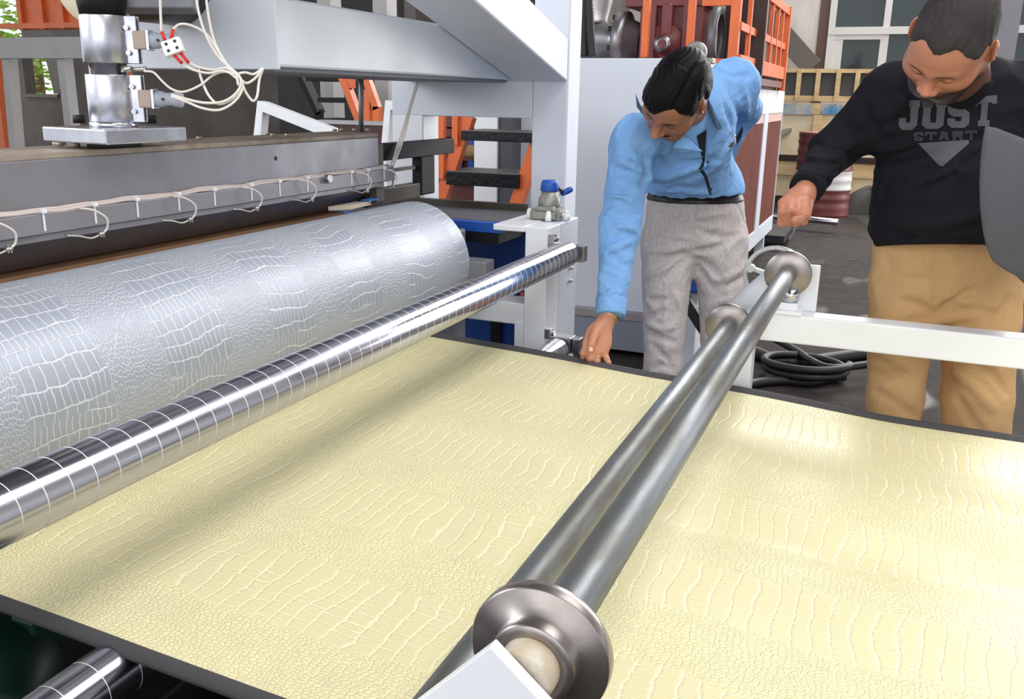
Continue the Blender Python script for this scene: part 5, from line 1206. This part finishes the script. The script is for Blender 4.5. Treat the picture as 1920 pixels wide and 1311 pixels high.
# bracelet and ring, shoes
def ringob(name, c, ax, R_, r, m_, parent, sq=1.):
    x, y, d = basis(ax); MB().tube([V3(c)+x*math.cos(a)*R_+y*math.sin(a)*R_*sq for a in np.linspace(0, 2*PI, 33)], r, 8).build(name, m_, parent)
gold = mat('pale_gold', (232, 196, 140), .3, .6)
bra = thing('bangle', 'pale gold bangle on the reaching wrist', 'bangle', W0); ringob('hoop', lerp(WR, W0, 1.0), W0-WR+CV(.0, 0, .012), .0285, .003, gold, bra)
rg = thing('finger_ring', 'thin gold ring on the third finger of the reaching hand', 'ring', AD(1120, 670, 2.58)); ringob('hoop', AD(1120.5, 669, 2.58), AD(1120, 677, 2.578)-Kn[2], .0102, .0014, gold, rg)
shoe_m = mat('dark_shoe_leather', (30, 26, 26), .4)
def shoe(A, parent, fwd):
    p = [('c', V3((A[0], A[1], .04))-fwd*.04, V3((A[0], A[1], .035))+fwd*.14, .04, .034, 0), ('c', V3((A[0], A[1], .09)), V3((A[0], A[1], .04)), .042, .042, .03), ('pl', V3((0, 0, .003)), V3((0, 0, -1)))]
    np_mesh('shoe', [sn(p, .008)], shoe_m, parent)
fw = nrm(V3((-CF[0], -CF[1], 0)))
shoe(A1, m1, fw); shoe(A2, m1, fw)

# ================================================================ man in the black sweatshirt
m2 = thing('person', 'bearded man in a black printed sweatshirt and tan trousers looking down', 'person', (AD(1772, 500, 2.55)[0], AD(1772, 500, 2.55)[1], 0))
WA, NB = AD(1770, 455, 2.52), AD(1803, 165, 2.33)
RS, LS = AD(1675, 185, 2.40), AD(1915, 190, 2.36)
EL, WR = AD(1562, 280, 2.48), AD(1514, 350, 2.32)
LE, LW = AD(1985, 350, 2.40), AD(1950, 400, 2.16)
S_ = nrm(NB-WA); L_ = LS-RS; L_ = nrm(L_-S_*np.dot(L_, S_)); N_ = nrm(np.cross(L_, S_)); BT = np.stack([L_, N_, S_])
Q1 = [('e', AD(1770, 385, 2.44), BT, (.186, .155, .165), 0), ('e', AD(1790, 262, 2.42), BT, (.19, .14, .18), .10), ('e', AD(1768, 430, 2.50), BT, (.186, .145, .09), .06), ('c', RS, LS, .08, .08, .08), ('c', NB, lerp(NB, RS, .8), .075, .07, .06), ('c', NB, lerp(NB, LS, .8), .075, .07, .06),
      ('c', RS, EL, .080, .058, .05), ('c', EL, WR, .057, .040, .03), ('c', LS, LE, .08, .058, .05), ('c', LE, LW, .056, .042, .03)]
G1 = folds(Q1, [(p_, w_, h_*1.4) for p_, w_, h_ in [([(1648, 300), (1690, 290), (1750, 270)], .012, -.011), ([(1650, 318), (1700, 312), (1760, 296)], .012, .009), ([(1652, 282), (1700, 274), (1740, 264)], .011, .009), ([(1720, 266), (1790, 262), (1850, 258)], .010, -.014), ([(1680, 348), (1750, 336), (1810, 318)], .014, .009), ([(1720, 356), (1790, 326), (1850, 280)], .010, -.011), ([(1700, 425), (1780, 418), (1850, 400)], .016, .008),
      ([(1650, 420), (1680, 440), (1720, 452)], .012, -.008), ([(1600, 262), (1580, 285), (1556, 305)], .011, .011), ([(1590, 288), (1560, 276), (1530, 268)], .009, -.011), ([(1575, 308), (1545, 304), (1512, 300)], .009, -.010), ([(1642, 243), (1628, 222), (1618, 195)], .012, -.009), ([(1660, 245), (1700, 236), (1745, 222)], .012, .008), ([(1585, 300), (1560, 318), (1540, 328)], .009, .009),
      ([(1560, 330), (1530, 328), (1500, 318)], .008, .007), ([(1555, 340), (1525, 340), (1498, 332)], .008, -.008), ([(1650, 222), (1680, 205), (1705, 185)], .014, .008), ([(1645, 370), (1680, 382), (1730, 385)], .014, -.007), ([(1655, 335), (1640, 380)], .014, .007), ([(1580, 230), (1600, 245), (1622, 250)], .011, -.008), ([(1690, 150), (1705, 175), (1712, 200)], .012, -.006)]])
ca = nrm(WR-EL)
sweat_m = cloth_mat('black_fleece', (30, 28, 36), (24, 22, 29), 700., .9, .3, weave=.3, sheen=.0, fscale=10)
sw = np_mesh('sweatshirt', [sn(Q1+G1+[noise_fn(.004, 28, 5), ('pl', AD(1768, 456, 2.45), -nrm(CV(.02, -1, .05))), ('pl', WR+ca*.012, ca)], .0046)], sweat_m, m2)
PC = [('c', EL, WR+ca*.03, .059, .0425, 0), ('pl', WR-ca*.02, -ca), ('pl', WR+ca*.016, ca)]
cf = np_mesh('cuff', [sn(PC, .0045)], sweat_m, sw)
hn = nrm(CV(.02, -1, .05))
PH = [('e', AD(1768, 430, 2.50), BT, (.188, .150, .095), 0), ('e', AD(1770, 385, 2.44), BT, (.180, .152, .17), .05), ('pl', AD(1768, 450, 2.45), hn), ('pl', AD(1768, 461, 2.45), -hn)]
np_mesh('hem', [sn(PH, .005)], sweat_m, sw)
NKr = [('c', AD(1800, 140, 2.25), AD(1802, 166, 2.31), .071, .082, 0), ('pl', AD(1799, 149, 2.24), nrm(CV(0, -1, .45)))]
np_mesh('neckband', [sn(NKr, .005)], sweat_m, sw)
# print on the chest
pm = mat('grey_flock_print', (84, 84, 92), .8, bump=.2, bscale=300); pm2 = mat('dim_flock_print', (56, 54, 64), .85)
sbv = bvh_of(sw)
def cp(pts, o=(1640, 160), s=7.28): return [(o[0]+x/s, o[1]+y/s) for x, y in pts]
J = cp([(465, 205), (620, 205), (620, 300), (600, 300), (578, 545), (515, 610), (370, 610), (325, 545), (335, 445), (432, 445), (425, 500), (465, 515), (485, 490), (490, 300), (465, 300)])
U = cp([(650, 205), (800, 205), (795, 300), (770, 300), (757, 505), (835, 512), (852, 300), (835, 300), (835, 205), (990, 205), (985, 300), (965, 300), (940, 540), (870, 595), (705, 595), (645, 540), (668, 300), (648, 300)])
S = cp([(1050, 185), (1255, 180), (1305, 225), (1300, 315), (1200, 315), (1205, 270), (1100, 275), (1090, 320), (1240, 325), (1295, 375), (1290, 520), (1225, 582), (1050, 582), (990, 530), (990, 450), (1100, 450), (1100, 490), (1175, 490), (1190, 430), (1060, 425), (1000, 370), (1000, 230)])
T = cp([(1545, 670), (1710, 648), (1710, 705), (1680, 712), (1675, 700), (1650, 700), (1640, 820), (1660, 822), (1657, 860), (1577, 862), (1580, 822), (1595, 820), (1605, 705), (1578, 712), (1570, 725), (1545, 722)], (1400, 0), 3.642)
for nm, poly in (('letter_j', J), ('letter_u', U), ('letter_s', S), ('letter_t', T)): decal(nm, poly, sbv, pm, sw, .0022)
small = dict(letter_s=[(560, 640), (650, 640), (672, 665), (672, 690), (640, 690), (620, 668), (575, 672), (580, 700), (650, 712), (668, 735), (640, 758), (560, 758), (532, 735), (545, 715), (600, 738), (630, 730), (560, 715), (532, 690), (535, 662)],
             letter_t=[(690, 632), (850, 632), (850, 680), (820, 680), (815, 662), (792, 662), (788, 750), (748, 752), (752, 662), (722, 664), (715, 690), (690, 690)],
             letter_a=[(905, 630), (985, 630), (1015, 750), (975, 750), (968, 722), (925, 722), (915, 752), (878, 752)],
             letter_r=[(1060, 625), (1190, 622), (1215, 645), (1210, 690), (1180, 705), (1215, 748), (1170, 750), (1140, 708), (1110, 708), (1108, 750), (1062, 752)],
             letter_tt=[(1235, 618), (1400, 615), (1400, 665), (1370, 668), (1365, 648), (1338, 650), (1335, 745), (1295, 747), (1298, 650), (1268, 652), (1262, 672), (1235, 672)])
for nm, poly in small.items(): decal('letter_t' if nm == 'letter_tt' else nm, cp(poly), sbv, pm2, sw, .0022, 4)
decal('triangle_print', cp([(590, 790), (1280, 745), (1290, 790), (930, 1105), (880, 1095)]), sbv, pm, sw, .0022)
decal('brown_patch', [(1526, 331), (1530, 334), (1531, 340), (1528, 341)], sbv, mat('tan_patch', (150, 112, 84), .8), sw, .002)
# trousers
HP = AD(1770, 505, 2.55); K1a, K1b = AD(1694, 560, 2.55), AD(1678, 745, 2.53); K2a, K2b = AD(1838, 560, 2.53), AD(1832, 745, 2.50)
A1, A2 = toz(K1a, K1b, .07), toz(K2a, K2b, .07)
lat = nrm(V3((CR[0], CR[1], 0))); BH = np.stack([lat, np.cross(V3((0, 0, 1)), lat), V3((0, 0, 1))])
R2 = [('e', HP, BH, (.196, .150, .155), 0), ('e', AD(1770, 455, 2.54), BH, (.185, .145, .09), .06), ('c', K1a, K1b, .096, .072, .05), ('c', K1b, A1, .072, .070, .02), ('c', K2a, K2b, .110, .088, .05), ('c', K2b, A2, .088, .075, .02)]
G2 = folds(R2, [([(1752, 590), (1725, 575), (1695, 565)], .012, -.010), ([(1754, 596), (1725, 600), (1690, 606)], .011, -.009), ([(1760, 585), (1790, 562), (1825, 545)], .012, -.010), ([(1757, 475), (1754, 530), (1753, 582)], .005, -.008), ([(1765, 602), (1800, 594), (1835, 590)], .012, .009), ([(1785, 560), (1830, 566), (1875, 575)], .014, .008),
      ([(1640, 650), (1670, 668), (1705, 690)], .013, .010), ([(1645, 735), (1680, 755), (1715, 780)], .011, -.010), ([(1790, 700), (1825, 725), (1860, 765)], .013, .011), ([(1795, 745), (1815, 780), (1840, 810)], .011, -.010), ([(1645, 520), (1690, 528), (1730, 526)], .014, -.007), ([(1862, 612), (1880, 585), (1895, 560)], .012, -.009), ([(1635, 700), (1660, 705), (1690, 700)], .010, -.008), ([(1830, 690), (1860, 700), (1885, 735)], .011, -.008), ([(1660, 480), (1668, 510), (1660, 540)], .007, -.006), ([(1780, 640), (1830, 650), (1880, 640)], .014, -.008), ([(1640, 640), (1690, 635), (1730, 640)], .014, -.008)])
khaki = cloth_mat('tan_cotton', (208, 170, 122), (194, 154, 106), 600., .85, .3, weave=.12, fscale=9)
np_mesh('trousers', [sn(R2+G2+[noise_fn(.0035, 26, 11)], .0052)], khaki, m2)
# head, neck, both hands, covered body
HC2 = AD(1784, 78, 2.06); CH2 = CVA(1781, 82); HB2 = frame(CH2(-.32, .80, .51), CH2(.03, -.54, .84))
HPr = head_prims(HC2, HB2, 1.06, neck_to=lerp(NB, WA, .03), neck_r=.066, fat=.006, nose=.95)
hand = []
W0 = AD(1508, 362, 2.31)
hand.append(('c', WR, W0, .029, .029, 0)); hand.append(('e', AD(1494, 378, 2.295), frame(CV(0, .2, 1), CV(-.5, -.85, .2)), (.044, .026, .036), .02))
Kn = [AD(1510, 377, 2.255), AD(1496, 379, 2.25), AD(1481, 380, 2.25), AD(1468, 381, 2.258)]
for i, k in enumerate(Kn):
    r = (.0105, .0108, .0105, .0098)[i]
    hand.append(('c', W0, k, .016, .0125, .016))
    p1 = k+CV(-.008, .024, .018); p2 = p1+CV(.004, .026, -.020); p3 = p2+CV(.010, -.004, -.022)
    chain([k, p1, p2, p3], [r*1.15, r*1.08, r, r*.9], .005, .004)
chain([AD(1513, 385, 2.27), AD(1510, 402, 2.24), AD(1501, 411, 2.215), AD(1490, 413, 2.205)], [.015, .0135, .0115, .010], .012)
# left hand gripping the grey sheet
LW0 = LW+nrm(LW-LE)*.03
hand.append(('c', LW, LW0, .029, .028, 0)); hand.append(('e', LW0+CV(-.02, .0, .045), frame(CV(-.6, 0, .8), CV(-.4, -.9, 0)), (.040, .022, .044), .02))
for i in range(4):
    k = LW0+CV(-.055, -.035+.022*i, .06); chain([LW0+CV(-.02, -.02+.015*i, .05), k, k+CV(-.022, .004, -.012), k+CV(-.012, .004, -.034)], [.014, .0105, .0098, .0088], .012)
chain([LW0+CV(-.01, -.03, .02), LW0+CV(-.035, -.05, .02), LW0+CV(-.06, -.045, .025)], [.015, .012, .010], .012)
core = [('c', NB, WA, .09, .12, 0), ('c', RS, LS, .05, .05, .05), ('c', RS, EL, .05, .04, .03), ('c', EL, WR, .04, .029, .02), ('c', LS, LE, .05, .04, .03), ('c', LE, LW, .04, .029, .02), ('c', WA, HP, .12, .12, .05),
        ('c', K1a, K1b, .075, .055, .05), ('c', K1b, A1, .055, .05, .02), ('c', K2a, K2b, .08, .06, .05), ('c', K2b, A2, .06, .05, .02)]
beard = lambda q, v: np.clip((-.040-q[:, 2])/.02, 0, 1)*np.clip((q[:, 1]-.0)/.02, 0, 1)*near_head(q)*.92
greyb = lambda q, v: np.exp(-((q[:, 2]+.098)/.016)**2)*np.exp(-(q[:, 0]/.035)**2)*(q[:, 1] > .05)*.6*near_head(q)
stub = lambda q, v: .5*np.exp(-((q[:, 2]+.05)/.02)**2)*(np.abs(q[:, 0]) > .03)*(q[:, 1] > 0)*near_head(q)
ex2 = [(lambda q, v: .75*(q[:, 2] < -.085)*(np.linalg.norm(q, axis=1) < .26), (60, 48, 48)), (stub, (84, 62, 58)), (beard, (34, 29, 32)), (greyb, (150, 150, 156)), (lambda q, v: np.exp(-((q[:, 0]/.03)**4+((q[:, 2]+.050)/.008)**2))*(q[:, 1] > .078)*near_head(q)*.85, (44, 36, 38)), (brow(.027), (48, 36, 36)),
       (lambda q, v: np.exp(-(((np.abs(q[:, 0])-.031)/.014)**2+((q[:, 2]+.002)/.003)**2))*(q[:, 1] > .07)*near_head(q), (44, 28, 26)),
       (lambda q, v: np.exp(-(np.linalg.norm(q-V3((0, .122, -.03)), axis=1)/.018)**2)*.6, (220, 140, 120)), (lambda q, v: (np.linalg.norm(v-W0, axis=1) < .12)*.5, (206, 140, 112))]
skin2 = tone_mat('tan_skin', .42, .06)
np_mesh('body', [sn(HPr, .0026), sn(hand, .0022), sn(core, .013)], skin2, m2, skin_tone((180, 122, 98), (96, 66, 62), HC2, HB2, ex2))
mous(HC2, HB2, 1.06, mat('dark_beard_hair', (34, 30, 33), .85, col2=(70, 66, 68), vscale=60, bump=.6, bscale=500, spec=.2), m2, 'beard', [((-.034, .080, -.066), (-.008, .096, -.050), .005, .007), ((.034, .080, -.066), (.008, .096, -.050), .005, .007), ((-.008, .096, -.050), (.008, .096, -.050), .007, .007), ((-.036, .078, -.066), (-.030, .070, -.095), .006, .009), ((.036, .078, -.066), (.030, .070, -.095), .006, .009), ((-.030, .070, -.098), (0, .086, -.106), .010, .014), ((.030, .070, -.098), (0, .086, -.106), .010, .014)])
for sx in (-1, 1): mous(HC2, HB2, 1.06, mat('dark_brow_hair', (52, 38, 36), .85, bump=.6, bscale=500, spec=.2), m2, 'eyebrow', [((.012*sx, .099, .024), (.034*sx, .091, .030), .0028, .0032), ((.034*sx, .091, .030), (.052*sx, .073, .026), .0032, .002)])
def zb2(q):
    ax = np.abs(q[:, 0]); z = np.interp(q[:, 1], [-.12, -.075, -.03, -.018, .006, .02, .035, .05, .07, .085, .10], [-.085, -.08, -.06, -.01, -.05, -.045, .0, .03, .066, .085, .10])
    return z+np.where(q[:, 1] > .045, .026*np.exp(-((ax-.036)/.016)**2)-.012*np.exp(-(ax/.012)**2), 0)
hair2m = mat('short_dark_hair', (40, 34, 36), .7, col2=(52, 44, 46), vscale=30, bump=.5, bscale=420)
g2 = hair_prims(HC2, HB2/1.0, .0065, zb2, seed=4, amp=.0006)
def scaled(P): return g2((P-HC2.astype(np.float32))/1.06+HC2.astype(np.float32))*1.06
np_mesh('hair', [nets(scaled, HC2-.16, HC2+.16, .0028)], hair2m, m2)
shoe(A1, m2, fw); shoe(A2, m2, fw)

# grey sheet sample he holds up at the right edge
gs = [(1848, 236), (1843, 262), (1839, 300), (1837, 340), (1838, 385), (1843, 430), (1850, 462), (1862, 490), (1884, 506), (1908, 519), (1945, 556), (1990, 590), (2040, 560), (2052, 420), (2030, 300), (1960, 275), (1900, 252), (1868, 240)]
bm = bmesh.new(); f = bm.faces.new([bm.verts.new((x, y, 0)) for x, y in gs]); bmesh.ops.triangulate(bm, faces=[f])
for _ in range(4):
    es = [e for e in bm.edges if e.calc_length() > 16]
    bmesh.ops.subdivide_edges(bm, edges=es, cuts=1); bmesh.ops.triangulate(bm, faces=bm.faces[:])
for v in bm.verts:
    x, y = v.co.x, v.co.y; v.co = Vector(AD(x, y, 2.03+.05*((y-390)/170)**2+.05*((x-1850)/150)**2-.02*(x-1850)/150))
me = bpy.data.meshes.new('grey_sheet_sample'); bm.to_mesh(me); bm.free(); me.materials.append(mat('matt_grey_sheet', (72, 73, 79), .8, var=.05, vscale=30, bump=.1, bscale=300))
for p in me.polygons: p.use_smooth = True
o = link('grey_sheet_sample', me); md = o.modifiers.new('thick', 'SOLIDIFY'); md.thickness = .0035
tag(o, 'matt grey curved sheet sample held up at the right edge of the picture', 'sheet')
